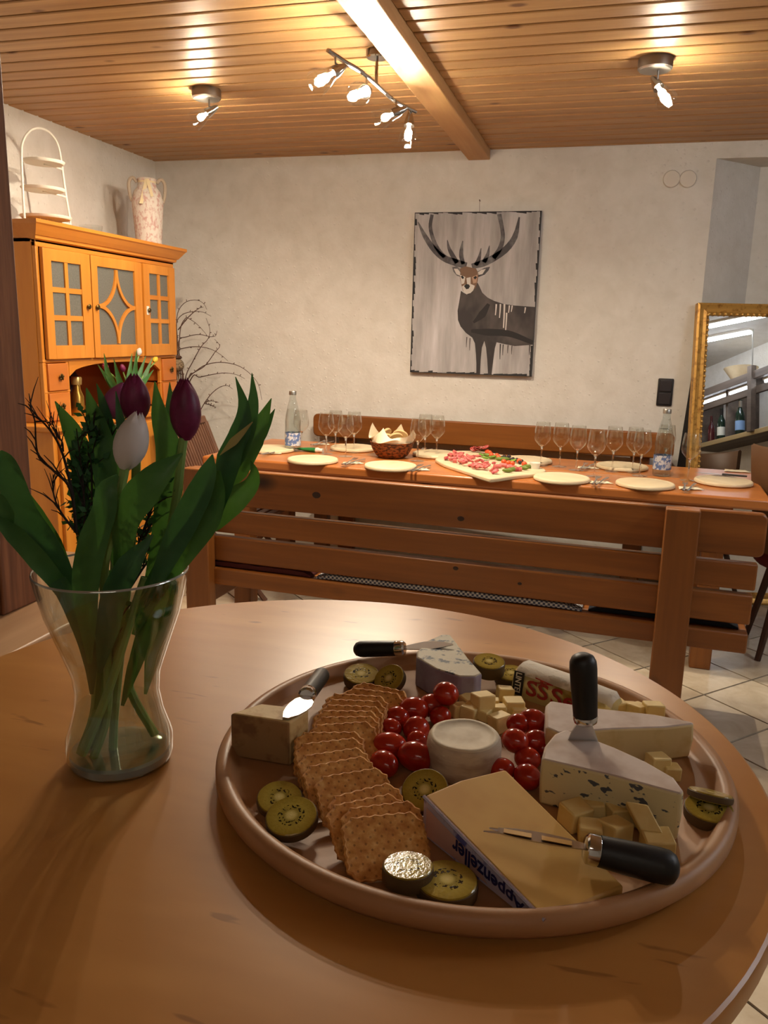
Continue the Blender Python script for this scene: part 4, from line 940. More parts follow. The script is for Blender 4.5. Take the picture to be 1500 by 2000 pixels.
def stemq(parent, pts, r=.0042):
    return MB().tube(spline([Q(*p) for p in pts], 20), r, 8).build('stem', M['stem'], parent, world=True)
LK, LD = M['leaf'], M['leaf_dk']
def c3(x, y): return (x, y+(1020-680)*2.6786)     # lower crop (same scale) -> bouquet crop
def S3(x, y, off=0): q = c3(x, y); return (q[0], q[1], off)
# white tulip
t = thing('tulip', 'white tulip in front of the vase bouquet', 'tulip', VC)
stemq(t, [S3(490,1230,.012), S3(560,1000,.014), (560,1500,.020), (545,1150,.03), (600,900,.035), (655,620,.035)])
b0 = Q(650,632,.035); b1 = Q(725,330,.035); bloom(t, b0, b1-b0+Vector((0,0,0)), (b1-b0).length*1.0, .0142, M['p_white'], rz=.5)
leafq(t, [(470,1650,.03),(455,1400,.036),(450,1200,.040),(490,1000,.046),(545,850,.048),(560,740,.046),(615,665,.040)], [28,50,68,70,58,52,8], LK, .3)
leafq(t, [(600,1300,.02),(640,1080,.03),(660,900,.042),(740,760,.050),(840,650,.052),(955,550,.050)], [26,44,66,86,62,4], LK, .35)
# dark purple tulip, middle
t = thing('tulip', 'dark purple tulip rising behind the white one', 'tulip', VC)
stemq(t, [S3(590,1240,.0), S3(600,1000,0), (640,1500,-.004), (680,1100,-.01), (710,700,-.012), (715,380,-.012)])
b0 = Q(715,390,-.012); b1 = Q(700,128,-.012); bloom(t, b0, b1-b0, (b1-b0).length, .0130, M['p_purple'], rz=.9)
leafq(t, [(620,1200,-.01),(580,900,-.012),(555,600,-.014),(500,380,-.018),(452,208,-.02)], [30,60,72,50,3], LK)
leafq(t, [(610,1000,-.02),(600,700,-.022),(570,450,-.024),(535,280,-.024),(505,185,-.022)], [30,44,40,20,2], LD)
leafq(t, [(660,700,0),(655,500,0),(630,380,.002),(606,225,.004)], [10,26,24,2], LD)
# dark purple tulip, right
t = thing('tulip', 'dark purple tulip at the right of the bouquet', 'tulip', VC)
stemq(t, [S3(810,1110,-.004), S3(700,920,-.006), (680,1720,-.004), (760,1400,-.0), (860,1100,.004), (920,800,.006), (960,470,.006)])
b0 = Q(975,480,.006); b1 = Q(965,150,.006); bloom(t, b0, b1-b0, (b1-b0).length*1.0, .0138, M['p_purple'], rz=.2)
leafq(t, [(760,1250,.0),(850,950,.0),(885,700,.0),(880,520,.0),(835,350,-.002),(810,175,-.004)], [30,56,76,66,44,3], LK)
leafq(t, [(880,600,-.02),(885,450,-.022),(890,300,-.024),(888,178,-.024)], [20,26,24,2], LD)
# mauve tulip behind
t = thing('tulip', 'paler mauve tulip half hidden behind the dark middle one', 'tulip', VC)
stemq(t, [S3(470,1210,-.01), S3(540,950,-.012), (590,1500,-.018), (600,1100,-.03), (600,700,-.034), (590,400,-.034)])
b0 = Q(585,370,-.034); b1 = Q(645,205,-.034); bloom(t, b0, b1-b0, (b1-b0).length*1.15, .0130, M['p_mauve'], rz=.4)
leafq(t, [(480,1100,-.03),(470,850,-.034),(440,600,-.038),(370,420,-.04),(288,278,-.042)], [30,56,64,46,3], LK)
leafq(t, [(430,1000,-.02),(420,750,-.02),(410,560,-.022),(380,480,-.024)], [26,44,36,8], LD)
# leafy shoots without open flower: left and right
t = thing('tulip_shoot', 'leafy tulip shoot bending far out to the left', 'tulip', VC)
stemq(t, [S3(420,1210,.008), S3(500,950,.004), (480,1450,.004), (380,1250,.0), (250,1050,0)])
leafq(t, [(470,1560,.01),(360,1260,.012),(210,1030,.016),(110,860,.022),(60,690,.028),(25,590,.034),(-12,545,.04)], [24,54,88,74,58,44,20], LD, .25)
leafq(t, [(440,1450,.0),(340,1200,-.004),(270,1020,-.006),(190,860,-.008),(140,745,-.01)], [22,48,50,34,4], LK, .3)
leafq(t, [(450,1500,.02),(330,1270,.026),(200,1110,.03),(70,970,.034),(-60,860,.038)], [20,40,50,44,10], LK, .25)
leafq(t, [(400,1350,.0),(330,1150,.0),(260,1040,.0),(220,930,.0)], [20,34,36,6], LD, .3)
leafq(t, [(60,960,.03),(20,880,.034),(-30,800,.036),(-90,730,.038)], [20,50,50,10], LK, .3)
t = thing('tulip_shoot', 'tall leafy tulip shoot with pointed tips on the right', 'tulip', VC)
stemq(t, [S3(440,1200,.014), S3(560,900,.014), (650,1500,.014), (800,1200,.018), (960,1000,.02), (1130,750,.02)])
leafq(t, [(700,1500,.02),(820,1240,.026),(950,1060,.030),(1070,900,.034),(1120,760,.036),(1135,640,.038)], [36,62,76,80,60,20], LK, .3)
leafq(t, [(760,1350,.03),(860,1130,.036),(950,940,.040),(1040,760,.044),(1090,640,.046),(1112,555,.046)], [30,50,70,66,44,3], LD, .3)
leafq(t, [(1000,1050,.01),(1090,880,.012),(1150,720,.014),(1210,580,.016),(1285,450,.018)], [30,60,68,56,3], LD, .35)
leafq(t, [(1030,1000,.008),(1120,900,.01),(1220,800,.012),(1310,720,.014),(1330,650,.018),(1312,590,.022)], [30,60,72,46,26,4], LK, .35)
leafq(t, [(1120,750,0),(1190,580,0),(1260,430,0),(1275,300,-.002),(1232,150,-.004)], [30,60,56,30,2], LD, .3)
leafq(t, [(1170,720,-.006),(1240,560,-.008),(1300,400,-.01),(1325,270,-.012),(1318,130,-.012)], [30,50,46,28,2], LD, .3)
leafq(t, [(1150,780,-.004),(1240,640,-.004),(1320,480,-.004),(1375,370,-.004),(1420,262,-.004)], [30,60,64,36,2], LK, .35)
leafq(t, [(1280,600,-.016),(1360,460,-.016),(1400,390,-.016),(1438,318,-.016)], [20,34,22,2], LD, .3)
# yellowing leaf edge
leafq(t, [(1150,560,.024),(1220,490,.026),(1270,440,.026),(1322,385,.028)], [4,22,14,2], mat('yellowing_leaf', (164,150,84), .5), .2)
t = thing('tulip_shoot', 'short broad-leaved shoot low in the middle of the vase', 'tulip', VC)
stemq(t, [S3(200,1240,.016) if False else S3(430,1215,.018), S3(560,900,.02), (690,1400,.02), (760,1200,.02)])
leafq(t, [(520,1700,.024),(560,1480,.030),(600,1290,.034),(680,1130,.036),(800,975,.034)], [30,58,66,62,6], LD, .3)
leafq(t, [S3(640,960,.01),S3(700,760,.012),S3(780,560,.016),S3(840,380,.02),S3(900,220,.02)], [26,36,48,46,30], LK, .3)
leafq(t, [S3(760,900,-.02),S3(800,700,-.02),S3(860,480,-.02),S3(900,300,-.02)], [22,44,60,40], LD, .3)
leafq(t, [S3(480,900,.02),S3(470,700,.024),S3(400,480,.03),S3(300,300,.034)], [24,40,50,40], LD, .3)
leafq(t, [S3(500,980,.01),S3(560,700,.012),S3(580,450,.016),S3(600,250,.02)], [26,46,60,40], LK, .3)
# dark twigs and bilberry greenery
TW = M['twig_dk']
def twig(pts, r, lab, leaves=0, off=0.0, seed=1):
    P = [Q(x, y, off+.004*math.sin(i)) for i, (x, y) in enumerate(pts)]; c = spline(P, 26); t_ = thing('twig', lab, 'twig', VC, 0, 'dark twigs in the vase')
    MB().tube(c, [r*(1-.7*i/26) for i in range(27)], 5).build('twig_stem', TW, t_, world=True); rr = random.Random(seed)
    side = MB(); lf = MB()
    for q in range(6, 26, 2):
        d = ((c[min(q+1,26)]-c[q-1]).normalized()+Vector((rr.uniform(-1,1), rr.uniform(-.5,.5), rr.uniform(-.4,.8)))).normalized(); L = rr.uniform(.012,.028)
        side.tube([c[q], c[q]+d*L*.5+Vector((0,0,.002)), c[q]+d*L], [r*.5, r*.4, r*.2], 4)
        for m_ in range(leaves):
            p = c[q]+d*L*rr.uniform(.3,1); dd = Vector((rr.uniform(-1,1), rr.uniform(-1,1), rr.uniform(-.3,1))).normalized(); s_ = dd.orthogonal().normalized()*.0028
            lf.add([p, p+dd*.004+s_, p+dd*.010, p+dd*.004-s_], [(0,1,2,3)])
    side.build('side_shoots', TW, t_, world=True)
    if leaves: o_ = lf.build('small_leaves', LD, t_, world=True, smooth=False); o_['kind'] = 'stuff'
twig([(400,960),(370,740),(280,640),(200,560),(185,400),(190,385)], .0016, 'dark twig hooking up at the far left of the bouquet')
twig([(385,780),(330,560),(270,440),(180,340),(148,290)], .0014, 'dark twig reaching up left past the post', seed=2)
twig([(330,540),(325,490),(300,460),(270,380)], .0010, 'short forked dark twig in front of the cupboard', seed=3)
twig([(400,965),(320,860),(280,760),(278,660)], .0013, 'lower left dark twig of the bouquet', seed=4)
for k, (a_, b_, c_) in enumerate((((430,1250),(440,800),(400,420)), ((450,1250),(480,800),(470,380)), ((440,1200),(430,850),(500,330)), ((470,1250),(500,850),(540,420)), ((430,1150),(410,850),(440,480)), ((480,1200),(520,800),(590,400)), ((460,1200),(455,850),(420,560)))):
    twig([a_, b_, c_], .0015, 'leafy bilberry twig left in the bouquet, tip %s' % ('farthest left','just right of the leftmost','the highest','third from the right','below the highest','farthest right','the lowest')[k], 5, -.012-.003*k, 10+k)
for k, (a_, b_, c_) in enumerate((((680,1150),(790,850),(950,500)), ((700,1100),(800,900),(900,640)), ((690,1150),(830,1000),(1000,940)), ((650,1300),(800,1080),(930,950)), ((660,1250),(760,950),(800,700)))):
    twig([a_, b_, c_], .0014, 'thin dark twig right in the bouquet, %s' % ('the longest and highest','second highest','the lowest, pointing right','second lowest','the most upright')[k], 2, -.004-.004*k, 30+k)
twig([(600,1650),(610,1500),(640,1300)], .0018, 'dark twig seen inside the vase', 1, .006, 44)

# ================================================================== ON THE BOARD
def poly_z(pts, z): return [(p.x, p.y) for p in (at_z(x, y, z) for x, y in pts)]
def wedge(name, lab, cat, top, h, mats, faces=None, taper=None, bevel=.003):
    """solid with the outline of its top traced at height h above the board"""
    P = poly_z(top, ZB+h); c = Vector((sum(p[0] for p in P)/len(P), sum(p[1] for p in P)/len(P), ZB)); return P, c
M['parm'] = mat('hard_cheese', (206,172,112), .6); speckle(M['parm'], (212,180,120), (190,150,92), 60, .5, .65, bump=.15)
M['parm_rind'] = mat('hard_cheese_rind', (150,112,70), .7); speckle(M['parm_rind'], (158,120,76), (126,90,56), 40, .5, .62, bump=.3)
# hard cheese block, left
h = .045; P = poly_z([(449,1393),(510,1373),(604,1384),(566,1411)], ZB+h); c = Vector((P[0][0], P[0][1], ZB))
t = thing('hard_cheese', 'block of hard cheese with brown rind at the left of the board', 'cheese', c)
mb = MB().prism([(p[0]-c.x, p[1]-c.y) for p in P], 0, h)
me_ = mb.build('cheese_block', [M['parm'], M['parm_rind']], t, bevel=.0025)
for f in me_.data.polygons:
    if abs(f.normal.z) < .3 and f.normal.y < -.5: f.material_index = 1
# big wedge lying on its side, thin end to the camera
M['big'] = mat('yellow_cheese', (208,160,84), .5); speckle(M['big'], (212,166,88), (200,150,76), 14, .45, .7); M['label_foil'] = mat('lilac_foil_label', (150,140,170), .35, .2); speckle(M['label_foil'], (206,196,214), (96,100,170), 50, .55, .62, (1,1,.5)); M['pinklabel'] = mat('pink_label_print', (208,164,150), .5); M['navy_print'] = mat('navy_print', (34,32,84), .5)
hA, hB, hC, hD = .036, .034, .009, .010
T_ = [at_z(830,1553,ZB+hA), at_z(987,1502,ZB+hB), at_z(1219,1730,ZB+hC), at_z(1066,1797,ZB+hD)]
# slightly bowed far edge
T_mid = at_z(900,1523,ZB+.036)
top = [T_[0], T_mid, T_[1], T_[2], T_[3]]; c = Vector((T_[0].x, T_[0].y, ZB))
t = thing('cheese_wedge', 'large flat yellow cheese wedge with lilac foil label at the front', 'cheese', c)
n5 = len(top); bot = [Vector((p.x, p.y, ZB)) for p in top]
mb = MB().add(top+bot, [tuple(range(n5)), tuple(range(2*n5-1, n5-1, -1))]+[(i, n5+i, n5+(i+1)%n5, (i+1)%n5) for i in range(n5)])
mb.build('cheese_block', M['big'], t, world=True, bevel=.002)
# label strip over the left flank and its printed name
A, D = T_[0], T_[3]; out = (Vector((A.y-D.y, -(A.x-D.x), 0))).normalized()
if out.dot(Vector((-1,0,0))) < 0: out = -out
dirDA = (A-D); L_ = Vector((dirDA.x, dirDA.y, 0)).length; ux = Vector((dirDA.x, dirDA.y, 0))/L_
def flank(s, v, lift=.0008):          # s: 0 at D .. 1 at A, v: 0 top .. 1 bottom
    z = (hD+(hA-hD)*s)*(1-v); return Vector((D.x+ux.x*L_*s, D.y+ux.y*L_*s, ZB+z)) + out*lift
lab_o = MB().add([flank(0,0), flank(1,0), flank(1,.97), flank(0,.97), flank(0,0,.0001), flank(1,0,.0001), flank(1,.97,.0001), flank(0,.97,.0001)], [(0,1,2,3),(7,6,5,4),(0,4,5,1),(1,5,6,2),(2,6,7,3),(3,7,4,0)]).build('label', M['label_foil'], t, world=True, smooth=False, label='lilac and silver foil label with navy lettering')
MB().add([flank(.55,.30,.0012), flank(.97,.22,.0012), flank(.97,.92,.0012), flank(.42,.86,.0012)], [(0,1,2,3)]).build('label_panel', M['pinklabel'], lab_o, world=True, smooth=False)
MB().tube([flank(0,0,.001), flank(.5,.02,.001), flank(1,.02,.001)], .0016, 6).build('foil_edge', mat('crinkled_foil', (190,186,210), .25, .8), lab_o, world=True)
tm = text_mesh('Appenzeller', .019, .0002, .0003); xs = [v.co.x for v in tm.vertices]; x0, x1 = min(xs), max(xs)
for v in tm.vertices:
    s = .14+(v.co.x-x0)/(x1-x0)*.58; hh = (hD+(hA-hD)*s); z = hh*.50 - v.co.y*min(1.0, hh/.024); lift = .0017+v.co.z
    p = Vector((D.x+ux.x*L_*s, D.y+ux.y*L_*s, ZB+z)) + out*lift; v.co = p-c
tm.materials.clear(); tm.materials.append(M['navy_print']); to = bpy.data.objects.new('label_lettering', tm); COL.objects.link(to); to.parent = lab_o
# small eyes in the cheese
for (px, py, r_) in ((938,1590,.0022),(970,1596,.0015),(1078,1668,.0025)):
    s_ = None
# crackers
M['cracker'] = mat('golden_cracker', (196,134,70), .65); _t = NT(M['cracker']); _v = _t.coords((1,1,1), 7); _f = _t.noise(_v, 130, 4, .6)
_vo = _t.n('ShaderNodeTexVoronoi'); _vo.inputs['Scale'].default_value = 120; _t.l(_v, _vo.inputs['Vector'])
_col = _t.ramp(_f, [(.32, srgb(186,118,52)), (.55, srgb(214,152,78)), (.72, srgb(234,184,114))])
_tc = _t.n('ShaderNodeTexCoord'); _sx = _t.n('ShaderNodeSeparateXYZ'); _t.l(_tc.outputs['Object'], _sx.inputs[0])
_dx = _t.math('SINE', _t.math('MULTIPLY', _sx.outputs[0], 2*PI/.0088)); _dy = _t.math('SINE', _t.math('MULTIPLY', _sx.outputs[1], 2*PI/.0100))
_dots = _t.math('GREATER_THAN', _t.math('MULTIPLY', _dx, _dy), .80); _wav = _t.math('MULTIPLY', _t.math('MULTIPLY', _dx, _dy), .35)
_t.color(_t.mix(_t.math('MULTIPLY', _dots, .6), _col, srgb(120,66,24)))
_t.bump(_t.math('SUBTRACT', _t.math('ADD', _t.math('MULTIPLY', _f, .8), _vo.outputs['Distance']), _t.math('ADD', _wav, _dots)), .4, .0012)
def cracker_mesh():
    w_, h_, th, cx = .0325, .025, .0024, .0085
    corners = [(w_-cx,-h_),(w_,-h_+cx),(w_,h_-cx),(w_-cx,h_),(-w_+cx,h_),(-w_,h_-cx),(-w_,-h_+cx),(-w_+cx,-h_)]
    out = []
    for k in range(8):
        p, q = Vector((*corners[k], 0)), Vector((*corners[(k+1)%8], 0)); n_ = 10 if (q-p).length > .02 else 3
        d_ = (q-p).normalized(); nr = Vector((d_.y, -d_.x, 0))
        for i in range(n_): out.append(p+(q-p)*(i/n_)+nr*(.0006*math.cos(i*PI)))
    rings = []
    for f_, z in ((.0,-th*.8),(.5,-th*.85),(.93,-th*.95),(1.0,-th*.6),(1.0,th*.6),(.955,th),(.93,th*.80),(.5,th*.85),(.0,th*.8)):
        rings.append([Vector((p.x*max(f_,1e-4), p.y*max(f_,1e-4), z)) for p in out])
    return MB().loft(rings, cap=False)
ck0 = cracker_mesh().build('cracker', M['cracker'], angle=30)
# top-edge (left px, right px) of every cracker from the nearest to the farthest, and lean back from the vertical
def c4(x, y): return 420+x/2.778, 1200+y/2.778
crk = [((692,1112),(1100,1072),60),((690,1060),(1082,1012),60),((592,1050),(985,968),60),((612,1000),(955,912),60),((540,890),(905,832),60),((455,838),(840,765),60),((450,775),(800,722),59),((420,712),(795,668),58),((450,645),(790,640),58),((515,605),(850,582),58),((548,560),(872,556),58),((560,524),(872,528),57),((590,492),(895,505),57),((620,462),(900,475),57),((645,432),(905,448),57),((722,398),(1020,436),60),((790,368),(1045,425),62)]
names = ['nearest', 'second', 'third', 'fourth', 'fifth', 'sixth', 'seventh', 'eighth', 'ninth', 'tenth', 'eleventh', 'twelfth', 'thirteenth', 'fourteenth', 'fifteenth', 'sixteenth', 'farthest']
for k, (a_, b_, ln) in enumerate(crk):
    lean_ = R(ln); hgt = .05*math.cos(lean_)+.002
    pa, pb = at_z(*c4(*a_), ZB+hgt), at_z(*c4(*b_), ZB+hgt); u_ = (pb-pa); u_.z = 0
    ctr = (pa+pb)/2; u_.normalize(); back = Vector((-u_.y, u_.x, 0))
    if back.y < 0: back = -back
    upv = (Vector((0,0,1))*math.cos(lean_)+back*math.sin(lean_)).normalized(); nn = u_.cross(upv).normalized()
    o = ck0 if k == 0 else ck0.copy()
    if k: COL.objects.link(o)
    cc = ctr-upv*.025
    Mx = Matrix(((u_.x, upv.x, nn.x, cc.x), (u_.y, upv.y, nn.y, cc.y), (u_.z, upv.z, nn.z, cc.z), (0,0,0,1)))
    o.matrix_world = Mx
    tag(o, ('%s cracker from the front of the curved cracker row' % names[k]) if k < 16 else 'farthest cracker at the back of the curved row', 'cracker', 'golden crackers on the board')
# kiwi slices
M['kiwi_skin'] = mat('kiwi_skin', (84,62,30), .6); M['kiwi'] = mat('golden_kiwi_flesh', (140,130,46), .14); _t = NT(M['kiwi']); _tc = _t.n('ShaderNodeTexCoord'); _sx = _t.n('ShaderNodeSeparateXYZ'); _t.l(_tc.outputs['Object'], _sx.inputs[0])
_r = _t.math('SQRT', _t.math('ADD', _t.math('POWER', _sx.outputs[0], 2.0), _t.math('POWER', _sx.outputs[1], 2.0))); _an = _t.math('ARCTAN2', _sx.outputs[1], _sx.outputs[0])
_sp = _t.math('SINE', _t.math('MULTIPLY', _an, 26.0)); _nz = _t.noise(_tc.outputs['Object'], 260, 3, .6)
_rr = _t.math('ADD', _r, _t.math('MULTIPLY', _sp, .0006))
_base = _t.ramp(_t.math('DIVIDE', _rr, .021), [(.0, srgb(226,210,140)), (.16, srgb(210,190,112)), (.28, srgb(152,134,58)), (.55, srgb(172,150,62)), (1.0, srgb(146,122,42))])
_ring = _t.math('MULTIPLY', _t.math('GREATER_THAN', _r, .0062), _t.math('LESS_THAN', _r, .0108)); _seed = _t.math('MULTIPLY', _ring, _t.math('GREATER_THAN', _t.noise(_tc.outputs['Object'], 420, 1, .4), .56))
_t.color(_t.mix(_seed, _base, srgb(26,22,16))); _t.bump(_nz, .22, .002)
def kiwi(px, py, wpx, tilt, az, lab, th=.009, z=0.0):
    zc_ = .021*abs(math.sin(tilt))+th*math.cos(tilt)*.8+z; base = at_z(px, py, ZB+zc_); dep = (base-CAM).dot(FWD); r_ = wpx/2*dep/FPX*.97
    t_ = thing('kiwi_slice', lab, 'kiwi slice', base+Vector((0,0,z)), 0, 'kiwi slices on the board')
    k_ = r_/.021
    fl_ = MB().lathe([(0,th/2),(.0195,th/2),(.0202,th/2-.0006),(.0202,-th/2+.0006),(.0195,-th/2),(0,-th/2)], 36).build('flesh', M['kiwi'], t_, angle=30)
    sk_ = MB().lathe([(.0199,th/2-.0008),(.0209,th/2-.0014),(.0212,0),(.0209,-th/2+.0012),(.0199,-th/2+.0006)], 36).build('skin', M['kiwi_skin'], t_)
    q = Matrix.Rotation(az, 4, 'Z') @ Matrix.Rotation(tilt, 4, 'X'); t_.rotation_euler = q.to_euler(); t_.scale = (k_, k_, 1)
    t_.location.z = ZB + r_*abs(math.sin(tilt))+th/2*math.cos(tilt)+z; return t_
kiwi(706,1317,72,R(12),R(10),'kiwi slice at the back left behind the crackers', .012); kiwi(762,1322,66,R(40),R(-25),'dark kiwi slice leaning right of the back left one', .009)
kiwi(955,1294,64,R(8),R(20),'kiwi slice tilted on top beside the blue cheese', .016, .012); kiwi(998,1316,66,R(6),0,'kiwi slice lying under the tilted one by the foil wrapped cheese', .012)
kiwi(546,1557,92,R(14),R(20),'kiwi slice half under another at the left front', .008); kiwi(570,1594,106,R(15),R(-5),'shiny whole kiwi slice at the left front', .009, .004)
kiwi(831,1541,96,R(30),R(-8),'kiwi slice tucked under the large yellow wedge', .009); kiwi(797,1695,104,R(-4),R(18),'kiwi slice lying in front of the nearest cracker', .013, .004)
kiwi(873,1722,126,R(1),R(-6),'frontmost kiwi slice near the board rim', .012); kiwi(1385,1580,96,R(5),R(-8),'kiwi slice at the right rim of the board', .011); kiwi(1388,1549,88,R(-22),R(-10),'kiwi slice leaning behind the right rim one', .007, .004)
# tomatoes
M['tomato'] = mat('cherry_tomato_skin', (168,34,18), .16, coat=.3); _t = NT(M['tomato']); _v = _t.coords((1,1,1), 3); _t.color(_t.ramp(_t.noise(_v, 40, 2), [(.3, srgb(150,22,12)), (.7, srgb(186,48,24))]))
toms = [(871,1355,50,1.15,.018,'topmost cherry tomato against the blue cheese'),(842,1378,48,1.1,.004,'cherry tomato below the topmost one'),(808,1386,56,1.25,.004,'cherry tomato at the back beside the crackers'),(776,1402,48,1.1,0,'cherry tomato touching the cracker row'),(763,1422,42,1.2,0,'upright cherry tomato beside the crackers'),(813,1424,52,1.1,0,'cherry tomato left of the goat cheese'),(860,1399,42,1.1,0,'cherry tomato behind the goat cheese'),(815,1446,40,1.1,0,'small cherry tomato tucked beside the goat cheese'),(760,1458,62,1.35,0,'long cherry tomato in the left cluster'),(811,1480,66,1.3,0,'big cherry tomato in the front of the left cluster'),(750,1492,58,1.25,0,'frontmost cherry tomato of the left cluster'),
 (1040,1410,56,1.2,.008,'cherry tomato behind the right cluster by the brie'),(1012,1414,44,1.15,.008,'cherry tomato at the top left of the right cluster'),(1006,1447,52,1.2,.012,'upright cherry tomato topmost in the right cluster'),(1046,1447,48,1.2,.006,'darker cherry tomato in the right cluster'),(1030,1482,50,1.15,0,'cherry tomato low in the right cluster'),(1060,1462,36,1.1,0,'cherry tomato squeezed against the blue brie'),(1030,1517,54,1.15,0,'cherry tomato between yellow wedge and blue brie'),(926,1506,44,1.15,0,'cherry tomato peeking over the yellow wedge on the left'),(980,1504,50,1.15,0,'cherry tomato peeking over the yellow wedge on the right')]
rng = random.Random(21)
for k, (px, py, wpx, el, z, lab) in enumerate(toms):
    p = at_z(px, py, ZB+.012+z); dep = (p-CAM).dot(FWD); r_ = wpx/2*dep/FPX/el**.5
    t_ = thing('cherry_tomato', lab, 'tomato', p, rng.uniform(-.6,.9), 'cherry tomatoes on the board')
    t_.location.z = max(p.z, ZB+r_*.97)
    MB().sphere((0,0,0), r_, el, 1, 1, 20, 14).build('fruit', M['tomato'], t_)
# goat cheese round
M['goat'] = mat('white_goat_cheese', (216,200,172), .6); speckle(M['goat'], (220,206,180), (206,188,158), 40, .5, .7, bump=.2); M['goat_rind'] = mat('wrinkled_goat_rind', (196,176,152), .75); speckle(M['goat_rind'], (204,186,162), (176,152,132), 30, .45, .65, (1,1,3), .6)
gc = at_z(907, 1437, ZB+.034); gr_ = (at_z(980,1440,ZB+.034)-at_z(834,1440,ZB+.034)).length/2
t = thing('goat_cheese', 'round white goat cheese in the middle of the board', 'cheese', (gc.x, gc.y, ZB)); rings = []; sg = 40; rng = random.Random(4)
wob = [1+.012*math.sin(5*2*PI*i/sg)+.008*rng.uniform(-1,1) for i in range(sg)]
for rf, z in ((.90,0),(.98,.004),(1.0,.014),(1.0,.026),(.97,.032),(.92,.0345)): rings.append([Vector((gr_*rf*wob[i]*math.cos(2*PI*i/sg), gr_*rf*wob[i]*math.sin(2*PI*i/sg), z)) for i in range(sg)])
MB().loft(rings).build('rind', M['goat_rind'], t, angle=70)
MB().loft([[Vector((gr_*rf*wob[i]*math.cos(2*PI*i/sg), gr_*rf*wob[i]*math.sin(2*PI*i/sg), z)) for i in range(sg)] for rf, z in ((.93,.0325),(.91,.0355),(.80,.0362),(.78,.0354),(.4,.0356))]).build('paste', M['goat'], t, angle=70)
# blue cheese wedge at the back
def solid(name, lab, cat, top, h, m_top, m_side, side_pred=None, bot_scale=1.0, bevel=.0025, bulge=0):
    P = [at_z(x, y, ZB+h) for x, y in top]; c_ = Vector((P[0].x, P[0].y, ZB)); n_ = len(P); cen_ = sum(P, Vector())/n_
    t_ = thing(name, lab, cat, c_)
    a_ = sum(P[i].x*P[(i+1)%n_].y-P[(i+1)%n_].x*P[i].y for i in range(n_))
    if a_ < 0: P = P[::-1]
    rings_ = []
    for f_, k_ in ((0, 1.0-bulge), (.5, 1.0), (1, 1.0-bulge*.5)): rings_.append([Vector((cen_.x+(p.x-cen_.x)*k_, cen_.y+(p.y-cen_.y)*k_, ZB+h*f_)) for p in P])
    o_ = MB().loft(rings_).build('cheese_block', [m_top, m_side], t_, world=True, bevel=bevel, angle=35)
    for f in o_.data.polygons:
        if side_pred and side_pred(f): f.material_index = 1
    return t_, o_
M['blue'] = mat('blue_veined_cheese', (196,186,158), .6); _t = NT(M['blue']); _v = _t.coords((1,1,1)); _f = _t.noise(_v, 75, 3, .6); _t.color(_t.mix(_t.ramp(_f, [(.55,(0,0,0,1)),(.63,(1,1,1,1))]), srgb(200,190,164), srgb(70,76,84))); _t.bump(_f, .3, .003)
M['lav_rind'] = mat('lavender_grey_rind', (150,142,160), .65); speckle(M['lav_rind'], (158,150,166), (136,122,140), 30, .45, .65, bump=.25)
solid('blue_cheese', 'blue veined cheese wedge with grey rind at the back of the board', 'cheese', [(813,1283),(814,1271),(836,1250),(863,1238),(880,1239),(915,1285),(942,1315),(930,1321),(898,1321),(851,1306),(829,1293)], .036, M['blue'], M['lav_rind'], lambda f: abs(f.normal.z) < .5 and f.normal.y < .35)
# foil wrapped cheese
M['foil_w'] = mat('gold_white_wrapper', (196,178,120), .3, .35); speckle(M['foil_w'], (210,196,140), (150,120,40), 26, .5, .62, bump=.3); M['white_rind'] = mat('white_mould_rind', (220,210,190), .7); speckle(M['white_rind'], (224,214,196), (196,184,160), 60, .55, .65, bump=.4); M['blk_print'] = mat('black_print', (24,20,18), .5); M['wht_print'] = mat('white_print', (222,214,196), .5); M['red_print'] = mat('red_print', (150,26,22), .45)
hF = .036
F0, F1 = at_z(1010,1295,ZB+hF), at_z(1200,1362,ZB+hF-.006); uF = Vector((F1.x-F0.x, F1.y-F0.y, 0)); LF = uF.length; uF.normalize(); vF = Vector((-uF.y, uF.x, 0))
if vF.y < 0: vF = -vF
fw = thing('wrapped_cheese', 'cheese log in gold printed wrapper at the back right of the board', 'cheese', (F0.x, F0.y, ZB))
sec = [(-.010, 0), (-.012, .012), (-.008, .028), (-.002, .0345), (.008, .036), (.022, .034), (.030, .024), (.030, 0)]
rings = [[F0+uF*(LF*s)+vF*a_*k_+Vector((0,0,-hF+z*k_*(1-.15*s))) for a_, z in sec] for s, k_ in ((0,.85),(.03,1),(.5,1),(.95,.95),(1,.8))]
o = MB().loft(rings).build('log', [M['foil_w'], M['white_rind']], fw, world=True, angle=50)
for f in o.data.polygons:
    if f.normal.z > .6: f.material_index = 1
def fpt(s, v, lift=.0012):           # camera-side face of the log: v 0 at the board .. 1 at the top
    a_ = -.012+.004*v; return F0+uF*(LF*s)+vF*(a_-lift)+Vector((0,0,-hF+.004+v*.027))
bk = MB().add([fpt(.02,.02), fpt(.13,.02), fpt(.13,1.0), fpt(.02,1.0)], [(0,1,2,3)]).build('black_band', M['blk_print'], fw, world=True, smooth=False)
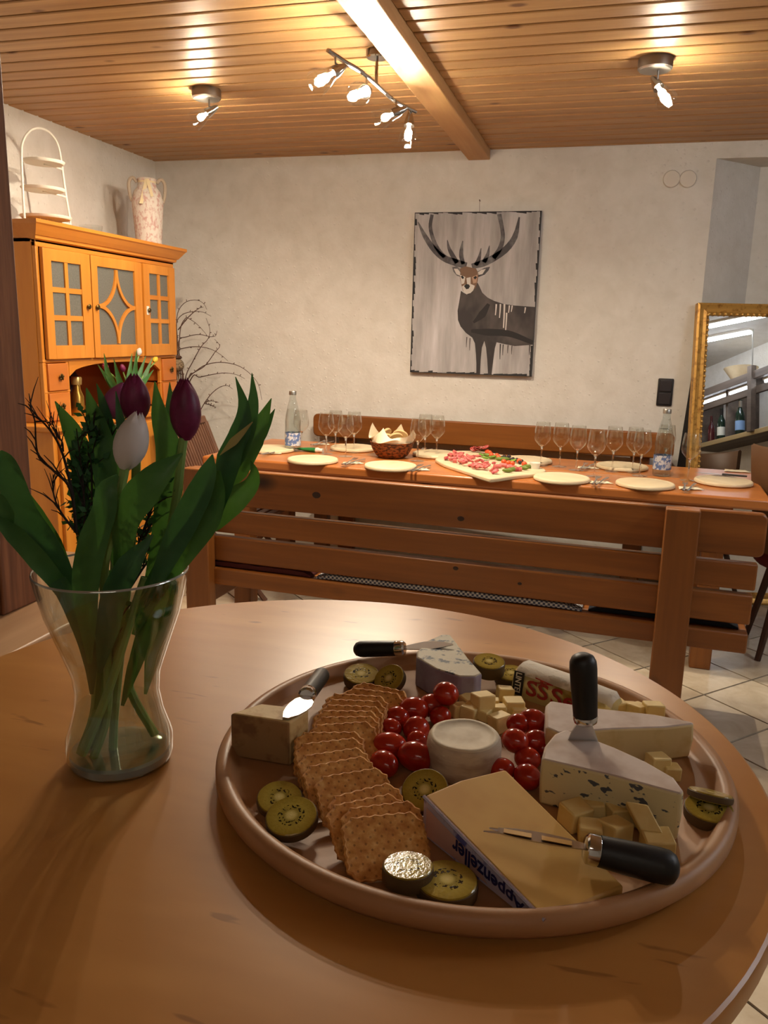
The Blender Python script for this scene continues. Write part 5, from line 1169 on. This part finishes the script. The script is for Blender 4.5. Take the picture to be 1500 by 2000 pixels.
def flat_text(txt, parent, mt, s0, s1, v0, v1, rot, lift=.002):
    tm_ = text_mesh(txt, 1, 0, .02); xs_ = [q.co.x for q in tm_.vertices]; ys_ = [q.co.y for q in tm_.vertices]; a0, a1, b0_, b1_ = min(xs_), max(xs_), min(ys_), max(ys_); Lc = Vector((0,0,0)); q_ = parent
    while q_ is not None: Lc = Lc+q_.location; q_ = q_.parent
    for q in tm_.vertices:
        a_ = (q.co.x-a0)/(a1-a0); b_ = (q.co.y-b0_)/(b1_-b0_)
        if rot: s, v = s0+(s1-s0)*b_, v1+(v0-v1)*a_     # reads downwards, tops of the letters to the right
        else: s, v = s0+(s1-s0)*a_, v0+(v1-v0)*b_
        q.co = fpt(s, v, lift)-Lc
    tm_.materials.clear(); tm_.materials.append(mt); o_ = bpy.data.objects.new('lettering', tm_); COL.objects.link(o_); o_.parent = parent; return o_
flat_text('LINTEL', bk, M['wht_print'], .045, .108, .06, .96, True)
flat_text('SS', fw, M['red_print'], .17, .40, .15, .80, False); flat_text('A', fw, M['red_print'], .25, .44, .74, .98, True); flat_text('Se', fw, M['red_print'], .43, .68, .10, .80, False)
# brie wedges
M['brie_rind'] = mat('white_bloomy_rind', (216,198,184), .75); speckle(M['brie_rind'], (220,204,192), (200,178,162), 24, .45, .68, bump=.35); M['brie'] = mat('creamy_brie', (222,196,140), .5); speckle(M['brie'], (226,202,148), (214,186,126), 40, .5, .7)
M['brie_blue'] = mat('creamy_blue_brie', (216,198,150), .5); _t = NT(M['brie_blue']); _v = _t.coords((1,1,1.8)); _f = _t.noise(_v, 100, 2, .5, .2); _t.color(_t.mix(_t.ramp(_f, [(.61,(0,0,0,1)),(.64,(1,1,1,1))]), srgb(226,210,162), srgb(84,86,92)))
solid('brie_wedge', 'white rinded brie wedge behind the upright knife', 'cheese', [(1064,1376),(1074,1367),(1150,1380),(1280,1394),(1356,1409),(1358,1414),(1300,1421),(1200,1424),(1090,1432),(1064,1420)], .036, M['brie_rind'], M['brie'], lambda f: abs(f.normal.z) < .5 and (f.normal.x > -.6), bulge=.03)
solid('blue_brie_wedge', 'big blue brie wedge with white rind at the right of the board', 'cheese', [(1056,1482),(1063,1455),(1082,1432),(1104,1423),(1145,1437),(1200,1458),(1262,1486),(1318,1518),(1338,1545),(1333,1552),(1280,1538),(1200,1516),(1120,1497)], .043, M['brie_rind'], M['brie_blue'], lambda f: abs(f.normal.z) < .5 and f.normal.y < -.25, bulge=.02)
# cheese cubes
M['cube'] = mat('pale_cheese_cube', (234,204,134), .5); speckle(M['cube'], (236,208,138), (226,192,118), 30, .5, .7)
cubes = [(985,1356,.016,.4,0,'pale cheese cube standing alone behind the goat cheese'),(943,1372,.019,.7,.010,'big cheese cube on top of the pile behind the goat cheese'),(962,1378,.014,.2,.002,'cheese cube behind the big one of the pile'),(917,1371,.017,.9,0,'cheese cube beside the blue cheese rind'),(920,1392,.018,1.2,0,'cheese cube left of the pile behind the goat cheese'),(1003,1382,.019,.35,.002,'cheese cube at the left of the wrapped log'),(1010,1395,.016,.5,0,'cheese cube behind the right tomato cluster'),(975,1392,.016,.1,0,'cheese cube in the front of the pile'),(978,1412,.018,.8,0,'cheese cube tucked behind the goat cheese rim'),(895,1388,.015,.6,0,'cheese cube behind the goat cheese near the tomatoes'),
 (1206,1384,.017,.5,0,'cheese cube behind the back brie near the wrapped log'),(1246,1392,.018,.9,0,'cheese cube in the middle behind the back brie'),(1276,1390,.018,.3,.004,'cheese cube rightmost behind the back brie'),(1228,1385,.014,.3,0,'small cheese cube behind the back brie'),
 (1284,1492,.017,.5,.004,'cheese cube between the two brie wedges'),(1310,1508,.014,.3,0,'small cheese cube right between the brie wedges'),
 (1122,1592,.020,.75,.002,'cheese cube at the left of the front pile'),(1160,1584,.017,.2,0,'cheese cube behind the front pile'),(1152,1624,.017,.1,.001,'cheese cube standing above the forked knife ferrule'),(1200,1628,.020,.8,0,'large cheese cube in the middle of the front pile'),(1205,1590,.018,.5,0,'cheese cube leaning on the blue brie'),(1284,1650,.021,.25,0,'cheese cube at the right of the front pile')]
rng = random.Random(8)
for k, (px, py, s_, rz, z, lab) in enumerate(cubes):
    o = MB().box(-s_/2*1.1, s_/2*1.1, -s_/2, s_/2, 0, s_*.95).build('cheese_cube', M['cube'], bevel=.0015)
    p = at_z(px, py, ZB+s_*.45+z); o.location = (p.x, p.y, ZB+z); o.rotation_euler = (rng.uniform(-.12,.12), rng.uniform(-.12,.12), rz); tag(o, lab, 'cheese cube', 'cheese cubes on the board')
a_, b_ = at_z(1243,1572,ZB+.030), at_z(1272,1628,ZB+.016)
mb = MB(); d_ = (b_-a_).normalized(); s1 = Vector((.0085,0,0)); s2 = d_.cross(s1).normalized()*.006
o = MB().loft([[p+s1+s2, p-s1+s2, p-s1-s2, p+s1-s2] for p in (a_, b_)]).build('cheese_stick', M['cube'], None, bevel=.0012); tag(o, 'stick of cheese with an eye leaning on the blue brie', 'cheese stick')
a_, b_ = at_z(915,1378,ZB+.012), at_z(958,1398,ZB+.008); d_ = (b_-a_).normalized(); s1 = d_.cross(Vector((0,0,1))).normalized()*.009; s2 = Vector((0,0,.006))
o = MB().loft([[p+s1+s2, p-s1+s2, p-s1-s2, p+s1-s2] for p in (a_, b_)]).build('cheese_stick', M['cube'], None, bevel=.0012); tag(o, 'stick of cheese lying between tomatoes and the back cube pile', 'cheese stick')
# cheese knives
def handle_parts(t_, p_butt, p_fer, r0, r1, fer=.012):
    d_ = (p_fer-p_butt); L = d_.length; d_.normalize(); q = d_.to_track_quat('Z', 'Y').to_matrix().to_4x4(); T = Matrix.Translation(p_butt) @ q
    pr = [(0,0),(r0*.45,.0008),(r0*.8,.0035),(r0*.97,.008),(r0,.014),(r0*.97,L*.5),(r1,L-fer)]
    MB().lathe(pr, 20, M=T).build('handle', M['black_handle'], t_, world=True); MB().lathe([(r1*.96,L-fer),(r1*1.02,L-fer+.001),(r1*.98,L-.002),(r1*.75,L),(0,L)], 20, M=T).build('ferrule', M['chrome'], t_, world=True)
    return T, L
def blade(t_, base, tip, side, ws, th=.0012, name='blade', n=10):
    c_ = [base+(tip-base)*(k_/n) for k_ in range(n+1)]; wd = interp(ws, n); d_ = (tip-base).normalized(); side = (side-d_*side.dot(d_)).normalized(); nn = d_.cross(side).normalized()*th/2
    return MB().loft([[c_[k_]+side*wd[k_]-nn, c_[k_]-side*wd[k_]*.6-nn, c_[k_]-side*wd[k_]*.6+nn, c_[k_]+side*wd[k_]+nn] for k_ in range(n+1)]).build(name, M['steel'], t_, world=True, angle=30)
# back knife: handle over the rim, blade on the blue cheese
t = thing('cheese_knife', 'black handled cheese knife laid across rim and blue cheese', 'cheese knife', at_z(740,1268,ZB+.03), 0, 'black handled cheese knives')
pb, pf = at_z(691,1268,RT+.036), at_z(791,1266,ZB+.034); handle_parts(t, pb, pf, .0098, .0090); blade(t, pf-(pf-pb).normalized()*.002, at_z(885,1259,ZB+.040), Vector((0,1,.35)), [.003,.006,.0085,.0085,.006,.0005])
# left spade knife on the hard cheese
t = thing('cheese_knife', 'black handled spade knife resting on the hard cheese block', 'cheese knife', at_z(620,1340,ZB+.04), 0, 'black handled cheese knives')
pb, pf = at_z(630,1316,ZB+.026), at_z(598,1360,ZB+.046); handle_parts(t, pb, pf, .0092, .0088); blade(t, pf, at_z(556,1402,ZB+.0475), Vector((1,-.2,.0)), [.004,.012,.014,.013,.010,.003])
# upright knife in the blue brie
t = thing('cheese_knife', 'black handled knife stuck upright in the blue brie', 'cheese knife', at_z(1140,1440,ZB+.043), 0, 'black handled cheese knives')
kb = at_z(1141,1445,ZB+.043); kf = Vector((kb.x, kb.y, kb.z+.0165)); kt_ = at_pl(1138,1276, kf, Vector((FWD.x, FWD.y, 0)).normalized())
handle_parts(t, kt_, kf, .0122, .0108, .008); hx = Vector((RGT.x, RGT.y, 0)).normalized()
blade(t, kf, kf+Vector((.004,0,-.040)), hx*-1+Vector((0,0,.0)), [.008,.013,.017,.019,.018,.012], .0016)
# forked knife on the yellow wedge
t = thing('cheese_knife', 'black handled fork-tipped knife lying on the large yellow wedge', 'cheese knife', at_z(1200,1660,ZB+.02), 0, 'black handled cheese knives')
pb, pf = at_z(1326,1700,ZB+.020), at_z(1141,1655,ZB+.030); handle_parts(t, pb, pf, .0128, .0112, .011)
tip = at_z(945,1618,ZB+.0345); bs_ = blade(t, pf, pf+(tip-pf)*.86, Vector((-.2,1,.2)), [.0035,.0055,.0062,.0062,.0055,.003]); dd = (tip-pf).normalized(); sd = Vector((-dd.y, dd.x, 0)).normalized()
MB().tube([pf+(tip-pf)*.84+sd*.0015, tip+sd*.0035], [.0012,.0005], 5).tube([pf+(tip-pf)*.84-sd*.0015, tip-sd*.002-dd*.004], [.0012,.0005], 5).build('prongs', M['steel'], t, world=True)
for f0, f1 in ((.12,.42),(.52,.80)):
    MB().loft([[pf+(tip-pf)*f+sd*s_*.0026+Vector((0,0,.0012)) for s_ in (-1,1)]+[pf+(tip-pf)*f+sd*s_*.0026+Vector((0,0,.0016)) for s_ in (1,-1)] for f in (f0,f1)]).build('blade_hole', M['big'], bs_, world=True, smooth=False)
# ================================================================== SERVING CORNER (seen in the mirror)
cp = MB().box(1.55, XR, .4, 3.6, ZC-.02, ZC).build('plaster_field', M['plaster'], ce, smooth=False)
M['grey_oak'] = wood('grey_brown_shelf_oak', (70,58,50), (104,90,78), 1, 12, .06, .6); M['shelf_edge'] = wood('pale_shelf_edge', (150,126,84), (176,150,104), 1, 10, .06, .5)
wsx = XR-.34
sh = thing('wine_shelf', 'dark wooden wine shelf on the serving corner wall, seen in the mirror', 'shelf', (wsx, 1.75, 1.36))
def sb(name, x0, x1, y0, y1, z0, z1, mt): return MB().box(x0, x1, y0, y1, z0, z1).build(name, mt, sh, world=True, bevel=.003)
sb('shelf_board', wsx, XR, .9, 2.75, 1.385, 1.42, M['grey_oak']); sb('shelf_lip', wsx-.012, wsx, .9, 2.75, 1.375, 1.418, M['shelf_edge'])
sb('shelf_board', wsx-.03, XR, .9, 2.75, 1.86, 1.93, M['grey_oak']); sb('shelf_rail', wsx, wsx+.03, .9, 2.75, 1.735, 1.80, M['grey_oak'])
for y in (.95, 1.54, 2.22, 2.68): sb('divider', wsx+.02, XR, y, y+.035, 1.42, 1.86, M['grey_oak'])
sb('upright', wsx-.05, wsx+.0, 1.98, 2.04, 1.40, 1.98, M['grey_oak']); MB().tube([(wsx-.02, 2.01, 1.98), (wsx-.02, 2.01, ZC-.02)], .006, 8).build('hanging_rod', M['brushed'], sh, world=True)
for (ya, yb) in ((1.1, 1.9), (2.1, 2.65)):
    s_ = thing('strip_light', 'under-shelf light tube over the wine bottles, %s half' % ('farther' if ya < 1.5 else 'nearer'), 'tube light', (wsx+.045, ya, 1.825), 0, 'under-shelf tubes')
    MB().tube([(wsx+.045, ya, 1.828), (wsx+.045, yb, 1.828)], .011, 10).build('tube', M['strip'], s_, world=True); MB().box(wsx+.03, wsx+.06, ya-.02, yb+.02, 1.842, 1.858).build('holder', M['white_plastic'], s_, world=True)
M['wine_green'] = mat('dark_green_wine_glass', (26,40,30), .12); M['wine_label'] = mat('wine_label', (206,204,190), .6); M['blue_label'] = mat('blue_white_wine_label', (120,150,190), .6); M['red_glass'] = mat('dark_red_bottle', (70,26,26), .2)
def wine(y, x, mt, lb, cap, lab, k=1.0):
    b = thing('wine_bottle', lab, 'bottle', (x, y, 1.42), 0, 'wine bottles on the shelf')
    MB().lathe([(r_*k, z*k) for r_, z in ((0,0),(.036,0),(.038,.008),(.038,.155),(.034,.185),(.020,.215),(.0145,.240),(.014,.290),(.016,.292),(.016,.30),(0,.30))], 20).build('body', mt, b)
    MB().lathe([(.0385*k,.04*k),(.0385*k,.12*k)], 20).build('label_band', lb, b); MB().lathe([(.0152*k,.235*k),(.0152*k,.296*k),(.0165*k,.302*k),(0,.303*k)], 16).build('capsule', cap, b)
wine(1.71, wsx+.06, M['wine_green'], M['blue_label'], M['brushed'], 'green wine bottle with silver neck and blue label, in the mirror', 1.08); wine(1.41, wsx+.06, M['wine_green'], M['wine_label'], M['black_plastic'], 'green wine bottle with black neck and white label, in the mirror', 1.0)
wine(1.14, wsx+.12, M['red_glass'], M['red_glass'], M['red_glass'], 'dim dark red bottle at the far end of the shelf, in the mirror', .92); wine(2.45, wsx+.14, M['wine_green'], M['wine_label'], M['gold_foil'], 'wine bottle with gold neck behind the upright, in the mirror')
tag(place(MB().lathe([(0,0),(.06,0),(.085,.03),(.15,.13),(.144,.13),(.075,.035),(0,.012)], 30).build('wooden_bowl', M['plate_wood']), (wsx+.12, 1.62, 1.93)), 'wide pale bowl standing on top of the wine shelf', 'bowl')
M['fill_tube'] = emit_mat('added_fill_tube', (1.0,.93,.84), 26.0)  # glow of the unseen tube added behind the camera as weak front fill
for (a, b, where) in (((.95,-1.1),(-.35,-1.1),'added as front fill behind the camera'), ((2.36,2.03),(1.98,1.42),'nearer the wine shelf'), ((2.22,2.52),(1.94,2.08),'nearer the mirror')):
    A_, B_ = Vector((*a, ZC-.055)), Vector((*b, ZC-.055)); t_ = thing('tube_lamp', 'white fluorescent ceiling tube %s' % where, 'tube light', (A_+B_)/2, 0, 'fluorescent tubes')
    MB().tube([A_, B_], .014, 12).build('tube', M['fill_tube'] if 'camera' in where else M['tube'], t_, world=True); d_ = (B_-A_).normalized(); s_ = Vector((-d_.y, d_.x, 0))*.03
    MB().add([A_+s_+Vector((0,0,.017)), A_-s_+Vector((0,0,.017)), B_-s_+Vector((0,0,.017)), B_+s_+Vector((0,0,.017)), A_+s_+Vector((0,0,.035)), A_-s_+Vector((0,0,.035)), B_-s_+Vector((0,0,.035)), B_+s_+Vector((0,0,.035))], [(0,1,2,3),(7,6,5,4),(0,4,5,1),(1,5,6,2),(2,6,7,3),(3,7,4,0)]).build('batten', M['white_plastic'], t_, world=True, smooth=False)
